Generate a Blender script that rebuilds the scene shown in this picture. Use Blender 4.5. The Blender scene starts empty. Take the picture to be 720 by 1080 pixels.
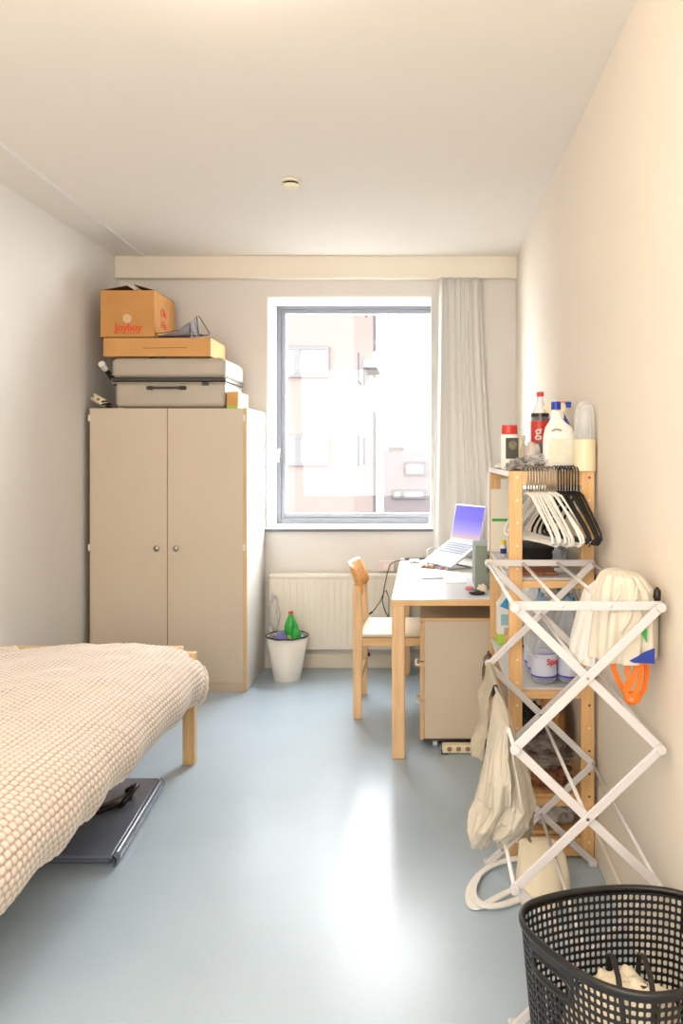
import bpy, bmesh, math, random
import numpy as np
from mathutils import Vector, Matrix, noise
R = random.Random(7)
C = bpy.context.scene.collection
PI = math.pi
F, CX, CY, H = 860.0, 447.0, 480.0, 1.47       # lens in pixels, vanishing point, eye height
XL, XR, YB, ZC = -2.11, .634, 5.64, 2.83       # room

def at(px, py, y):
    return Vector(((px-CX)*y/F, y, H-(py-CY)*y/F))

# ------------------------------------------------------------------ materials
def lin(c):
    return tuple(((v/255)/12.92 if v/255 <= .04045 else ((v/255+.055)/1.055)**2.4) for v in c)+(1,)
def newmat(name):
    m = bpy.data.materials.new(name); m.use_nodes = True
    nt = m.node_tree; b = nt.nodes['Principled BSDF']
    return m, nt, b
def mat(name, col, rough=.5, metal=0, var=.04, scale=6, bump=0, bscale=60, stretch=None, emit=None, es=1, spec=None, sheen=0, alpha=None):
    m, nt, b = newmat(name)
    c = lin(col)
    tc = nt.nodes.new('ShaderNodeTexCoord'); mp = nt.nodes.new('ShaderNodeMapping')
    nt.links.new(tc.outputs['Object'], mp.inputs['Vector'])
    if stretch: mp.inputs['Scale'].default_value = stretch
    n = nt.nodes.new('ShaderNodeTexNoise'); n.inputs['Scale'].default_value = scale; n.inputs['Detail'].default_value = 4
    nt.links.new(mp.outputs[0], n.inputs['Vector'])
    r = nt.nodes.new('ShaderNodeValToRGB')
    r.color_ramp.elements[0].position = .3; r.color_ramp.elements[1].position = .7
    r.color_ramp.elements[0].color = tuple(v*(1-var) for v in c[:3])+(1,)
    r.color_ramp.elements[1].color = tuple(min(1, v*(1+var)) for v in c[:3])+(1,)
    nt.links.new(n.outputs['Fac'], r.inputs[0]); nt.links.new(r.outputs[0], b.inputs['Base Color'])
    b.inputs['Roughness'].default_value = rough; b.inputs['Metallic'].default_value = metal
    if spec is not None: b.inputs['Specular IOR Level'].default_value = spec
    if sheen: b.inputs['Sheen Weight'].default_value = sheen
    if emit: b.inputs['Emission Color'].default_value = lin(emit); b.inputs['Emission Strength'].default_value = es
    if alpha is not None: b.inputs['Alpha'].default_value = alpha
    if bump:
        n2 = nt.nodes.new('ShaderNodeTexNoise'); n2.inputs['Scale'].default_value = bscale; n2.inputs['Detail'].default_value = 3
        nt.links.new(mp.outputs[0], n2.inputs['Vector'])
        bp = nt.nodes.new('ShaderNodeBump'); bp.inputs['Strength'].default_value = bump; bp.inputs['Distance'].default_value = .005
        nt.links.new(n2.outputs['Fac'], bp.inputs['Height']); nt.links.new(bp.outputs[0], b.inputs['Normal'])
    return m
def wood(name, col, axis='z', var=.13):
    st = {'z': (14, 14, 1.2), 'x': (1.2, 14, 14), 'y': (14, 1.2, 14)}[axis]
    return mat(name, col, .42, var=var, scale=3.5, bump=.05, bscale=12, stretch=st)
def clearmat(name, col, opacity=.25, rough=.08):
    m = bpy.data.materials.new(name); m.use_nodes = True
    nt = m.node_tree; nt.nodes.clear()
    o = nt.nodes.new('ShaderNodeOutputMaterial'); mx = nt.nodes.new('ShaderNodeMixShader')
    t = nt.nodes.new('ShaderNodeBsdfTransparent'); p = nt.nodes.new('ShaderNodeBsdfPrincipled')
    p.inputs['Base Color'].default_value = lin(col); p.inputs['Roughness'].default_value = rough
    lw = nt.nodes.new('ShaderNodeLayerWeight'); lw.inputs['Blend'].default_value = .35
    ma = nt.nodes.new('ShaderNodeMath'); ma.operation = 'MULTIPLY_ADD'
    ma.inputs[1].default_value = .6; ma.inputs[2].default_value = opacity; ma.use_clamp = True
    nt.links.new(lw.outputs['Facing'], ma.inputs[0]); nt.links.new(ma.outputs[0], mx.inputs[0])
    nt.links.new(t.outputs[0], mx.inputs[1]); nt.links.new(p.outputs[0], mx.inputs[2]); nt.links.new(mx.outputs[0], o.inputs[0])
    return m

M = {}
M['wall'] = mat('wall_paint', (226, 222, 217), .75, var=.012, scale=2, bump=.06, bscale=220)
M['wall_w'] = mat('wall_paint_warm', (229, 219, 204), .75, var=.015, scale=2, bump=.06, bscale=220)
M['ceil'] = mat('ceiling_paint', (235, 229, 221), .8, var=.01, scale=1.5, bump=.05, bscale=160)
M['white'] = mat('white_paint', (238, 238, 236), .45, var=.01)
M['cream'] = mat('cream_laminate', (208, 194, 174), .38, var=.015, scale=3)
M['creamw'] = mat('pale_laminate', (222, 220, 216), .35, var=.01)
M['pelmet'] = mat('pelmet_cream', (236, 228, 212), .5, var=.01)
M['beech'] = wood('beech_edge', (220, 180, 128))
M['beechx'] = wood('beech_rail', (224, 184, 132), 'x')
M['beechy'] = wood('beech_long', (224, 184, 134), 'y')
M['birch'] = wood('birch_chair', (226, 188, 142))
M['orangewood'] = wood('golden_bent_plywood', (224, 160, 84), 'y')
M['pine'] = wood('pine_post', (220, 176, 122), 'z', .14)
M['pinex'] = wood('pine_bar', (222, 180, 126), 'x', .14)
M['piney'] = wood('pine_board', (222, 178, 124), 'y', .12)
M['hole'] = mat('dark_hole', (70, 48, 32), .9)
M['pin'] = mat('pale_pin', (236, 226, 210), .4)
M['steel'] = mat('brushed_nickel', (170, 165, 158), .3, metal=.9)
M['greyframe'] = mat('grey_window_frame', (112, 114, 121), .4, var=.02)
M['greyframe2'] = mat('grey_window_sash', (126, 128, 135), .4, var=.02)
M['sill'] = mat('dark_sill_edge', (104, 104, 110), .4)
M['radiator'] = mat('radiator_enamel', (236, 230, 216), .35, var=.01)
M['card'] = mat('cardboard', (204, 148, 86), .8, var=.05, scale=9, bump=.06, bscale=90)
M['card2'] = mat('light_cardboard', (214, 160, 98), .8, var=.05, scale=7)
M['cardin'] = mat('cardboard_inside', (120, 76, 40), .9)
M['case'] = mat('suitcase_shell', (186, 176, 162), .38, var=.02, bump=.08, bscale=300)
M['dark'] = mat('dark_grey_plastic', (62, 58, 54), .45)
M['black'] = mat('black_plastic', (24, 22, 22), .35, var=.1)
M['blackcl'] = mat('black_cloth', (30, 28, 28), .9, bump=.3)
M['red'] = mat('red_plastic', (206, 52, 44), .35)
M['redink'] = mat('red_ink', (224, 84, 44), .7)
M['orange'] = mat('orange_plastic_film', (250, 122, 20), .35, bump=.3, bscale=50)
M['blue'] = mat('blue_plastic', (30, 54, 170), .35)
M['blueink'] = mat('navy_print', (36, 58, 150), .7)
M['green'] = mat('green_print', (40, 168, 70), .6)
M['lime'] = mat('lime_print', (170, 205, 60), .6)
M['cyan'] = mat('cyan_print', (40, 150, 205), .5)
M['purple'] = mat('purple_band', (70, 58, 190), .5)
M['lilac'] = mat('lilac_packet', (120, 112, 176), .5, bump=.2, bscale=40)
M['plast'] = mat('white_plastic', (236, 234, 228), .32, var=.01)
M['plastg'] = mat('light_grey_plastic', (206, 202, 200), .35, var=.01)
M['rackw'] = mat('white_rack_plastic', (208, 204, 205), .35, var=.02)
M['rodw'] = mat('white_rod', (222, 220, 221), .28, var=.01)
M['yellow'] = mat('yellow_cap', (244, 214, 20), .35)
M['butter'] = mat('butter_yellow_plastic', (232, 220, 188), .4, var=.03)
M['butterc'] = mat('pale_cream_cloth', (236, 224, 200), .85, bump=.3, bscale=40)
M['linen'] = mat('linen_beige', (196, 188, 172), .9, var=.05, scale=12, bump=.3, bscale=90)
M['linen2'] = mat('linen_olive', (148, 138, 112), .9, var=.08, scale=12, bump=.3, bscale=90)
M['tote'] = mat('cotton_tote', (218, 210, 194), .9, var=.04, scale=10, bump=.3, bscale=60)
M['toteW'] = mat('white_tote', (240, 238, 234), .85, var=.02, bump=.2)
M['camo'] = mat('mottled_grey_cloth', (128, 118, 110), .9, var=.5, scale=22, bump=.5, bscale=40)
M['brown'] = mat('brown_cloth', (128, 84, 56), .85, var=.15, bump=.4, bscale=40)
M['greybag'] = mat('grey_plastic_bag', (178, 174, 172), .4, var=.12, scale=14, bump=.5, bscale=25)
M['mauve'] = mat('mauve_grey_fabric', (140, 134, 142), .8, var=.12, scale=16, bump=.3)
M['slate'] = mat('slate_vinyl', (104, 112, 130), .26, var=.06, bump=.2, bscale=14)
M['sheet'] = mat('grey_sheet', (176, 180, 188), .9, bump=.2)
M['desk'] = mat('white_desktop', (214, 214, 216), .35, var=.01)
M['alu'] = mat('laptop_aluminium', (180, 180, 186), .4, metal=.3)
M['keys'] = mat('grey_keys', (96, 98, 108), .6)
M['sage'] = mat('sage_grey_plastic', (128, 142, 130), .5)
M['pinkish'] = mat('pinkish_white_plastic', (232, 218, 214), .4)
M['paper'] = mat('white_paper', (250, 250, 250), .8)
M['paperg'] = mat('pale_grey_cover', (178, 182, 192), .6)
M['soil'] = mat('brown_snack', (190, 150, 110), .8, var=.3, scale=60)
M['cola'] = mat('dark_cola', (40, 22, 16), .12)
M['gbottle'] = mat('green_bottle_plastic', (44, 160, 66), .15, var=.15)
M['clear'] = clearmat('clear_plastic', (220, 232, 240), .14)
M['clearb'] = clearmat('bluish_clear_plastic', (216, 230, 244), .26)
M['film'] = clearmat('crinkled_clear_film', (232, 234, 236), .22, .2)
M['wlabel'] = mat('pale_blue_label', (206, 214, 236), .4, var=.03)
M['blueT'] = mat('light_blue_plastic', (60, 160, 214), .3)
M['blkwht'] = mat('black_and_white_packaging', (150, 146, 142), .35, var=.9, scale=28, bump=.5, bscale=40)
M['greyA'] = mat('tan_street_wall', (222, 212, 206), .9)

# floor: blue grey linoleum, semi gloss
m, nt, b = newmat('blue_grey_linoleum')
tc = nt.nodes.new('ShaderNodeTexCoord')
n = nt.nodes.new('ShaderNodeTexNoise'); n.inputs['Scale'].default_value = 1.3; n.inputs['Detail'].default_value = 6
n3 = nt.nodes.new('ShaderNodeTexNoise'); n3.inputs['Scale'].default_value = 90; n3.inputs['Detail'].default_value = 3
mx = nt.nodes.new('ShaderNodeMath'); mx.operation = 'MULTIPLY_ADD'; mx.inputs[1].default_value = .35
r = nt.nodes.new('ShaderNodeValToRGB'); r.color_ramp.elements[0].position = .45; r.color_ramp.elements[1].position = .9
r.color_ramp.elements[0].color = lin((165, 183, 198)); r.color_ramp.elements[1].color = lin((179, 197, 211))
nt.links.new(tc.outputs['Object'], n.inputs['Vector']); nt.links.new(tc.outputs['Object'], n3.inputs['Vector'])
nt.links.new(n3.outputs['Fac'], mx.inputs[0]); nt.links.new(n.outputs['Fac'], mx.inputs[2]); nt.links.new(mx.outputs[0], r.inputs[0])
nt.links.new(r.outputs[0], b.inputs['Base Color']); b.inputs['Roughness'].default_value = .30; b.inputs['Specular IOR Level'].default_value = .6
n4 = nt.nodes.new('ShaderNodeTexNoise'); n4.inputs['Scale'].default_value = 7
bp = nt.nodes.new('ShaderNodeBump'); bp.inputs['Strength'].default_value = .06; bp.inputs['Distance'].default_value = .01
nt.links.new(tc.outputs['Object'], n4.inputs['Vector']); nt.links.new(n4.outputs['Fac'], bp.inputs['Height']); nt.links.new(bp.outputs[0], b.inputs['Normal'])
M['floor'] = m
# knitted throw: colour follows the height of the knit
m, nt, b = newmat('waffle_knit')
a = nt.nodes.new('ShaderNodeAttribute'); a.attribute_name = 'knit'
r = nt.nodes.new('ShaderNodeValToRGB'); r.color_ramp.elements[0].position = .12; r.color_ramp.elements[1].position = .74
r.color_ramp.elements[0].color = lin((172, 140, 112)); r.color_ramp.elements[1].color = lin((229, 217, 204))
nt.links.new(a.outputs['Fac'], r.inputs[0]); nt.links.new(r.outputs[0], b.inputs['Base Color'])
b.inputs['Roughness'].default_value = .95; b.inputs['Sheen Weight'].default_value = .3
n = nt.nodes.new('ShaderNodeTexNoise'); n.inputs['Scale'].default_value = 260
bp = nt.nodes.new('ShaderNodeBump'); bp.inputs['Strength'].default_value = .35; bp.inputs['Distance'].default_value = .004
nt.links.new(n.outputs['Fac'], bp.inputs['Height']); nt.links.new(bp.outputs[0], b.inputs['Normal'])
M['knit'] = m
# curtain
m, nt, b = newmat('grey_curtain_cloth')
b.inputs['Base Color'].default_value = lin((214, 212, 207)); b.inputs['Roughness'].default_value = .9
M['curtain'] = m
# laptop screen gradient
m, nt, b = newmat('laptop_screen_picture')
tc = nt.nodes.new('ShaderNodeTexCoord'); sx = nt.nodes.new('ShaderNodeSeparateXYZ'); r = nt.nodes.new('ShaderNodeValToRGB')
nt.links.new(tc.outputs['Generated'], sx.inputs[0]); nt.links.new(sx.outputs['Z'], r.inputs[0])
r.color_ramp.elements[0].color = lin((232, 196, 190)); r.color_ramp.elements[1].color = lin((92, 70, 236))
e = r.color_ramp.elements.new(.28); e.color = lin((168, 150, 240)); e = r.color_ramp.elements.new(.6); e.color = lin((112, 92, 240))
b.inputs['Base Color'].default_value = (.005, .005, .005, 1); b.inputs['Roughness'].default_value = .5; b.inputs['Specular IOR Level'].default_value = .1
nt.links.new(r.outputs[0], b.inputs['Emission Color']); b.inputs['Emission Strength'].default_value = .86
M['screen'] = m
# brick outside
def brickmat(name, c1, c2, cm):
    m, nt, b = newmat(name)
    tc = nt.nodes.new('ShaderNodeTexCoord'); mp = nt.nodes.new('ShaderNodeMapping'); mp.inputs['Rotation'].default_value = (PI/2, 0, 0)
    br = nt.nodes.new('ShaderNodeTexBrick'); br.inputs['Scale'].default_value = 3
    br.inputs['Color1'].default_value = lin(c1); br.inputs['Color2'].default_value = lin(c2); br.inputs['Mortar'].default_value = lin(cm)
    nt.links.new(tc.outputs['Object'], mp.inputs[0]); nt.links.new(mp.outputs[0], br.inputs['Vector'])
    nt.links.new(br.outputs[0], b.inputs['Base Color']); b.inputs['Roughness'].default_value = 1; b.inputs['Specular IOR Level'].default_value = 0
    return m
M['brick'] = brickmat('pale_brick', (67, 59, 56), (68, 60, 57), (69, 62, 59))
M['brick2'] = brickmat('rose_brick', (71, 65, 66), (73, 67, 68), (73, 68, 69))
M['extw'] = mat('outside_white', (84, 84, 84), 1, spec=0)
M['extg'] = mat('outside_grey', (58, 57, 58), 1, spec=0)
# window glass
m = bpy.data.materials.new('window_glass'); m.use_nodes = True; nt = m.node_tree; nt.nodes.clear()
o = nt.nodes.new('ShaderNodeOutputMaterial'); mxs = nt.nodes.new('ShaderNodeMixShader'); mxs.inputs[0].default_value = .04
t = nt.nodes.new('ShaderNodeBsdfTransparent'); g = nt.nodes.new('ShaderNodeBsdfGlossy'); g.inputs['Roughness'].default_value = .02
nt.links.new(t.outputs[0], mxs.inputs[1]); nt.links.new(g.outputs[0], mxs.inputs[2]); nt.links.new(mxs.outputs[0], o.inputs[0])
M['glass'] = m

# ------------------------------------------------------------------ mesh building
class MB:
    def __init__(s): s.v = []; s.f = []; s.m = []; s.cm = 0
    def add(s, vs, fs):
        o = len(s.v); s.v += [tuple(v) for v in vs]; s.f += [tuple(i+o for i in f) for f in fs]; s.m += [s.cm]*len(fs); return s
    def box(s, x0, x1, y0, y1, z0, z1):
        vs = [(x, y, z) for x in (x0, x1) for y in (y0, y1) for z in (z0, z1)]
        return s.add(vs, [(0, 1, 3, 2), (4, 6, 7, 5), (0, 4, 5, 1), (2, 3, 7, 6), (0, 2, 6, 4), (1, 5, 7, 3)])
    def bar(s, p0, p1, w, t, n=(0, 1, 0)):          # flat bar; t along n, w across
        p0, p1, n = Vector(p0), Vector(p1), Vector(n).normalized()
        d = (p1-p0).normalized(); n = (n-d*n.dot(d)).normalized(); a = d.cross(n)
        vs = [p+a*i*w/2+n*j*t/2 for p in (p0, p1) for (i, j) in ((-1, -1), (1, -1), (1, 1), (-1, 1))]
        return s.add(vs, [(0, 3, 2, 1), (4, 5, 6, 7), (0, 1, 5, 4), (1, 2, 6, 5), (2, 3, 7, 6), (3, 0, 4, 7)])
    def sweep(s, pts, prof, up=(0, 0, 1), closed=False, scale=None):
        pts = [Vector(p) for p in pts]; n = len(pts); k = len(prof); vs = []
        upv = Vector(up)
        for i, p in enumerate(pts):
            a = pts[i-1] if (i > 0 or closed) else p
            b_ = pts[(i+1) % n] if (i < n-1 or closed) else p
            d = (b_-a).normalized()
            x = d.cross(upv)
            if x.length < 1e-3: x = d.cross(Vector((1, .01, 0)))
            x.normalize(); y = x.cross(d).normalized()
            if not closed or True: upv = y if n > 3 else upv
            sc = scale[i] if scale else 1
            vs += [p+x*q[0]*sc+y*q[1]*sc for q in prof]
        fs = []
        for i in range(n if closed else n-1):
            j = (i+1) % n
            for q in range(k): r_ = (q+1) % k; fs.append((i*k+q, i*k+r_, j*k+r_, j*k+q))
        if not closed: fs += [tuple(range(k))[::-1], tuple((n-1)*k+q for q in range(k))]
        return s.add(vs, fs)
    def tube(s, pts, r=.005, seg=8, closed=False, up=(0, 0, 1), scale=None):
        return s.sweep(pts, [(r*math.cos(2*PI*q/seg), r*math.sin(2*PI*q/seg)) for q in range(seg)], up, closed, scale)
    def ribbon(s, pts, w, t, up=(0, 0, 1), closed=False):
        return s.sweep(pts, [(-w/2, -t/2), (w/2, -t/2), (w/2, t/2), (-w/2, t/2)], up, closed)
    def lathe(s, prof, c=(0, 0, 0), seg=24, sx=1, sy=1, rot=0, caps=True):
        vs = []; k = len(prof)
        for q in range(seg):
            a = 2*PI*q/seg
            for (r_, z) in prof:
                x, y = r_*math.cos(a)*sx, r_*math.sin(a)*sy
                vs.append((c[0]+x*math.cos(rot)-y*math.sin(rot), c[1]+x*math.sin(rot)+y*math.cos(rot), c[2]+z))
        fs = [(q*k+i, ((q+1) % seg)*k+i, ((q+1) % seg)*k+i+1, q*k+i+1) for q in range(seg) for i in range(k-1)]
        if caps:
            fs += [tuple(q*k for q in range(seg))[::-1], tuple(q*k+k-1 for q in range(seg))]
        return s.add(vs, fs)
    def prism(s, poly, a0, a1, axis='y'):            # extrude a 2D outline along an axis
        n = len(poly)
        def P(u, v, a): return {'y': (u, a, v), 'x': (a, u, v), 'z': (u, v, a)}[axis]
        vs = [P(u, v, a0) for u, v in poly]+[P(u, v, a1) for u, v in poly]
        return s.add(vs, [tuple(range(n)), tuple(range(2*n-1, n-1, -1))]+[(i, i+n, (i+1) % n+n, (i+1) % n) for i in range(n)])
    def grid(s, fn, nu, nv, closeu=False):
        vs = [fn(i/(nu if closeu else nu-1), j/(nv-1)) for i in range(nu) for j in range(nv)]
        fs = [(i*nv+j, ((i+1) % nu)*nv+j, ((i+1) % nu)*nv+j+1, i*nv+j+1) for i in range(nu if closeu else nu-1) for j in range(nv-1)]
        return s.add(vs, fs)
    def build(s, name, mats, parent=None, smooth=False, bevel=0, solid=0, sub=0, seg=2, loc=None, fix=True):
        me = bpy.data.meshes.new(name)
        org = Vector(loc) if loc else Vector((0, 0, 0))
        me.from_pydata([tuple(Vector(v)-org) for v in s.v], [], s.f)
        mats = mats if isinstance(mats, (list, tuple)) else [mats]
        for m_ in mats: me.materials.append(m_)
        me.polygons.foreach_set('material_index', s.m)
        if fix:
            bm = bmesh.new(); bm.from_mesh(me); bmesh.ops.recalc_face_normals(bm, faces=bm.faces); bm.to_mesh(me); bm.free()
        if smooth: me.polygons.foreach_set('use_smooth', [True]*len(me.polygons))
        o = bpy.data.objects.new(name, me); C.objects.link(o); o.location = org
        if parent:
            o.parent = parent; o.matrix_parent_inverse = parent.matrix_basis.inverted()
        if solid:
            d = o.modifiers.new('solid', 'SOLIDIFY'); d.thickness = solid; d.offset = 0
        if bevel:
            d = o.modifiers.new('bevel', 'BEVEL'); d.width = bevel; d.segments = seg; d.limit_method = 'ANGLE'; d.angle_limit = .7
        if sub:
            d = o.modifiers.new('sub', 'SUBSURF'); d.levels = sub; d.render_levels = sub
        if smooth and not sub:
            pass
        return o
def tag(o, label, cat, group=None):
    o['label'] = label; o['category'] = cat
    if group: o['group'] = group
    return o
def thing(name, label, cat, loc, group=None):
    o = bpy.data.objects.new(name, None); C.objects.link(o); o.location = loc; o.empty_display_size = .05
    return tag(o, label, cat, group)
def struct(o): o['kind'] = 'structure'; return o
def B(x0, x1, y0, y1, z0, z1): return MB().box(x0, x1, y0, y1, z0, z1)
def copy_tree(o, parent=None):
    c = o.copy(); C.objects.link(c)
    if parent: c.parent = parent
    for ch in list(o.children): copy_tree(ch, c)
    return c
def text(name, body, size, mw, material, parent, ext=.0006, shear=0, bold=0):
    cu = bpy.data.curves.new(name, 'FONT'); cu.body = body; cu.size = size; cu.extrude = ext; cu.align_x = 'CENTER'; cu.align_y = 'CENTER'
    cu.shear = shear; cu.offset = bold
    t_ = bpy.data.objects.new(name+'_tmp', cu); C.objects.link(t_)
    bpy.context.view_layer.update()
    me = bpy.data.meshes.new_from_object(t_.evaluated_get(bpy.context.evaluated_depsgraph_get()))
    bpy.data.objects.remove(t_); me.materials.clear(); me.materials.append(material)
    o = bpy.data.objects.new(name, me); C.objects.link(o)
    me.transform(mw)
    if parent: o.parent = parent; o.matrix_parent_inverse = parent.matrix_basis.inverted()
    return o
FACE = Matrix.Rotation(PI/2, 4, 'X')                 # text standing up, read from -y
def fbm(x, y, z, o=3):
    return noise.fractal(Vector((x, y, z)), 1.0, 2.0, o)
def blob(c, r, amp, fr, seed=0, nu=40, nv=24, flat=None, pw=1.0):
    mb = MB()
    def fn(u, v):
        a = 2*PI*u; t_ = PI*(.02+.96*v)
        d = Vector((math.sin(t_)*math.cos(a), math.sin(t_)*math.sin(a), -math.cos(t_)))
        k = 1+amp*fbm(d.x*fr+seed, d.y*fr, d.z*fr)+amp*.8*abs(fbm(d.x*fr*2.1, d.y*fr*2.1+seed, d.z*fr*2.1))
        q = Vector([math.copysign(abs(e)**pw, e) for e in d])
        p = Vector((c[0]+q.x*r[0]*k, c[1]+q.y*r[1]*k, c[2]+q.z*r[2]*k))
        if flat is not None and p.z < flat: p.z = flat+.0005*(R.random())
        return p
    mb.grid(fn, nu, nv, closeu=True)
    mb.add([fn(q/nu, 0) for q in range(nu)], [tuple(range(nu))])
    mb.add([fn(q/nu, 1) for q in range(nu)], [tuple(range(nu))])
    return mb

# ------------------------------------------------------------------ room shell
Y0 = -1.3
WX0, WX1, WZ0, WZ1 = -1.0885, .0525, .967, 2.5716      # window opening in the back wall
struct(B(XL-.2, XR+.2, Y0-.2, YB+.32, -.2, 0).build('floor', M['floor']))
struct(B(XL-.2, XR+.2, Y0-.2, YB+.32, ZC, ZC+.2).build('ceiling', M['ceil']))
struct(B(XL-.2, XL, Y0-.2, YB+.32, 0, ZC).build('wall_left', M['wall']))
struct(B(XR, XR+.2, Y0-.2, YB+.32, 0, ZC).build('wall_right', M['wall_w']))
struct(B(XL, XR, Y0-.2, Y0, 0, ZC).build('wall_front', M['wall_w']))
w = MB()
w.box(XL, WX0, YB, YB+.32, 0, ZC).box(WX1, XR, YB, YB+.32, 0, ZC).box(WX0, WX1, YB, YB+.32, 0, WZ0-.02).box(WX0, WX1, YB, YB+.32, WZ1, ZC)
struct(w.build('wall_back', M['wall']))
l = .012
w = MB().box(WX0, WX0+l, YB-.004, YB+.32, WZ0-.01, WZ1).box(WX0+l, WX1-l*.4, YB-.004, YB+.32, WZ1-l, WZ1).box(WX1-l*.4, WX1, YB-.004, YB+.32, WZ0-.01, WZ1)
struct(w.build('trim_3', M['white']))
# pelmet along the top of the back wall, ceiling strip, baseboards
struct(B(XL, XR, 5.565, YB, 2.68, ZC).build('trim_1', M['pelmet'], bevel=.004))
w = MB().bar((-1.912, 5.565, ZC-.004), (-1.835, 3.3, ZC-.004), .012, .008, (0, 0, 1))
struct(w.build('trim_2', M['white']))
struct(B(XL, XR-.012, YB-.012, YB, 0, .1).build('baseboard_back', M['pelmet'], bevel=.003))
struct(B(XR-.012, XR, Y0, YB, 0, .1).build('baseboard_right', M['pelmet'], bevel=.003))
struct(B(XL, XL+.012, Y0, YB-.012, 0, .1).build('baseboard_left', M['pelmet'], bevel=.003))
# window unit on the outer face of the wall
win = bpy.data.objects.new('window_1', None); C.objects.link(win); win.location = (-.5, 5.96, WZ0); win['kind'] = 'structure'
FY = 5.962; X0, X1 = WX0-.02, .13; Z0, Z1 = .955, 2.60
fw = .045
w = MB().box(X0, WX0+fw, FY, FY+.08, Z0, Z1).box(.085, X1, FY, FY+.08, Z0, Z1).box(WX0+fw, .085, FY, FY+.08, Z0, WZ0+.045).box(WX0+fw, .085, FY, FY+.08, WZ1-.035, Z1)
w.build('window_frame', M['greyframe'], win, bevel=.003)
a0, a1, b0, b1 = WX0+fw, .085, WZ0+.045, WZ1-.035
sw = .03
w = MB().box(a0, a0+sw, FY+.012, FY+.07, b0, b1).box(a1-.04, a1, FY+.012, FY+.07, b0, b1).box(a0+sw, a1-.04, FY+.012, FY+.07, b0, b0+sw).box(a0+sw, a1-.04, FY+.012, FY+.07, b1-sw, b1)
w.build('window_sash', M['greyframe2'], win, bevel=.003)
g0 = 4e-3
w = MB().box(a0+sw, a0+sw+g0, FY+.008, FY+.05, b0+sw, b1-sw).box(a0+sw+g0, a1-.04, FY+.008, FY+.05, b0+sw, b0+sw+g0).box(a0+sw+g0, a1-.04, FY+.008, FY+.05, b1-sw-g0, b1-sw)
w.build('glazing_bead', M['white'], win)
B(a0+sw, a1-.04, FY+.038, FY+.046, b0+sw, b1-sw).build('window_pane', M['glass'], win)
hx = (294.5-CX)*FY/F; hz = H-(478-CY)*FY/F
w = MB().box(hx-.013, hx+.013, FY-.01, FY, hz-.035, hz+.035).box(hx-.008, hx+.008, FY-.045, FY-.01, hz-.008, hz+.008).box(hx-.009, hx+.009, FY-.055, FY-.038, hz-.065, hz+.012)
w.build('window_handle', M['steel'], win, bevel=.003)
w = MB(); w.box(WX0-.006, WX1+.012, YB-.022, FY, WZ0-.02, WZ0)
w.cm = 1; w.box(WX0-.008, WX1+.014, YB-.026, YB-.0205, WZ0-.024, WZ0-.008)
w.build('window_sill', [M['plast'], M['sill']], win, bevel=.002)
w = MB().box(.035, .048, 5.90, 5.915, WZ0, WZ0+.06).box(.03, .05, 5.88, 5.92, WZ0, WZ0+.012)
w.build('stay_latch', M['plast'], win, bevel=.003)

# ------------------------------------------------------------------ outside
g = B(-40, 40, 9, 90, -9.3, -9).build('ground', M['extg'], bevel=0); g['kind'] = 'structure'
bl = thing('apartment_building', 'tall pale brick apartment block seen left through the window', 'building', (-8, 26, -9))
s26 = F/26.0; ex = (373-CX)/s26
w = MB().box(-16, ex, 26, 36.4, -9, 16); w.build('wall', M['brick'], bl)
def extwin(par, x0, x1, z0, z1, y, split, ax='y'):
    w = MB(); t_ = .09
    w.box(x0, x1, y-.1, y, z0, z0+t_).box(x0, x1, y-.1, y, z1-t_, z1).box(x0, x0+t_, y-.1, y, z0+t_, z1-t_).box(x1-t_, x1, y-.1, y, z0+t_, z1-t_)
    if split: w.box(split-.16, split+.02, y-.1, y, z0+t_, z1-t_)
    f = w.build('window', M['extg'], par); B(x0+t_, x1-t_, y-.05, y-.01, z0+t_, z1-t_).build('pane', M['extw'], f)
for (pt, pb) in ((273, 305), (366, 398), (459, 491), (552, 584)):
    z1_, z0_ = H-(pt-CY)/s26, H-(pb-CY)/s26
    extwin(bl, (286-CX)/s26, (347-CX)/s26, z0_, z1_, 26, (316-CX)/s26)
    for (p0, p1) in ((377, 380), (383, 385.5)):
        ya, yb = ex*F/(p0-CX), ex*F/(p1-CX)
        B(ex, ex+.06, ya, yb, z0_, z1_).build('side_window', M['extg'], bl)
w = MB().box(ex, ex+.5, 30, 33, 4.7, 5.0); w.build('canopy_slab', M['extw'], bl)
w = MB().box(-16, ex+.01, 25.97, 26, -9+0, -8.6); w.build('plinth', M['extg'], bl)
w = MB().box(ex-.0, ex+.12, 35.9, 36.4, -9, 16); w.build('drainpipe', M['extg'], bl)
s45 = F/45.0
bl2 = thing('house_block', 'low rose brick building behind the lower right of the window', 'building', (0, 46, -9))
B((404-CX)/s45, 8, 45, 55, -9, H-(476-CY)/s45).build('wall', M['brick2'], bl2)
B((408-CX)/s45, (425-CX)/s45, 46, 48, H-(476-CY)/s45, H-(471-CY)/s45).build('roof_box', M['extg'], bl2)
for (x0_, x1_, pt, pb, sp) in ((427, 449, 487, 501, None), (414, 449, 516, 526, 426)):
    extwin(bl2, (x0_-CX)/s45, (x1_-CX)/s45, H-(pb-CY)/s45, H-(pt-CY)/s45, 45, (sp-CX)/s45 if sp else None)

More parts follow.
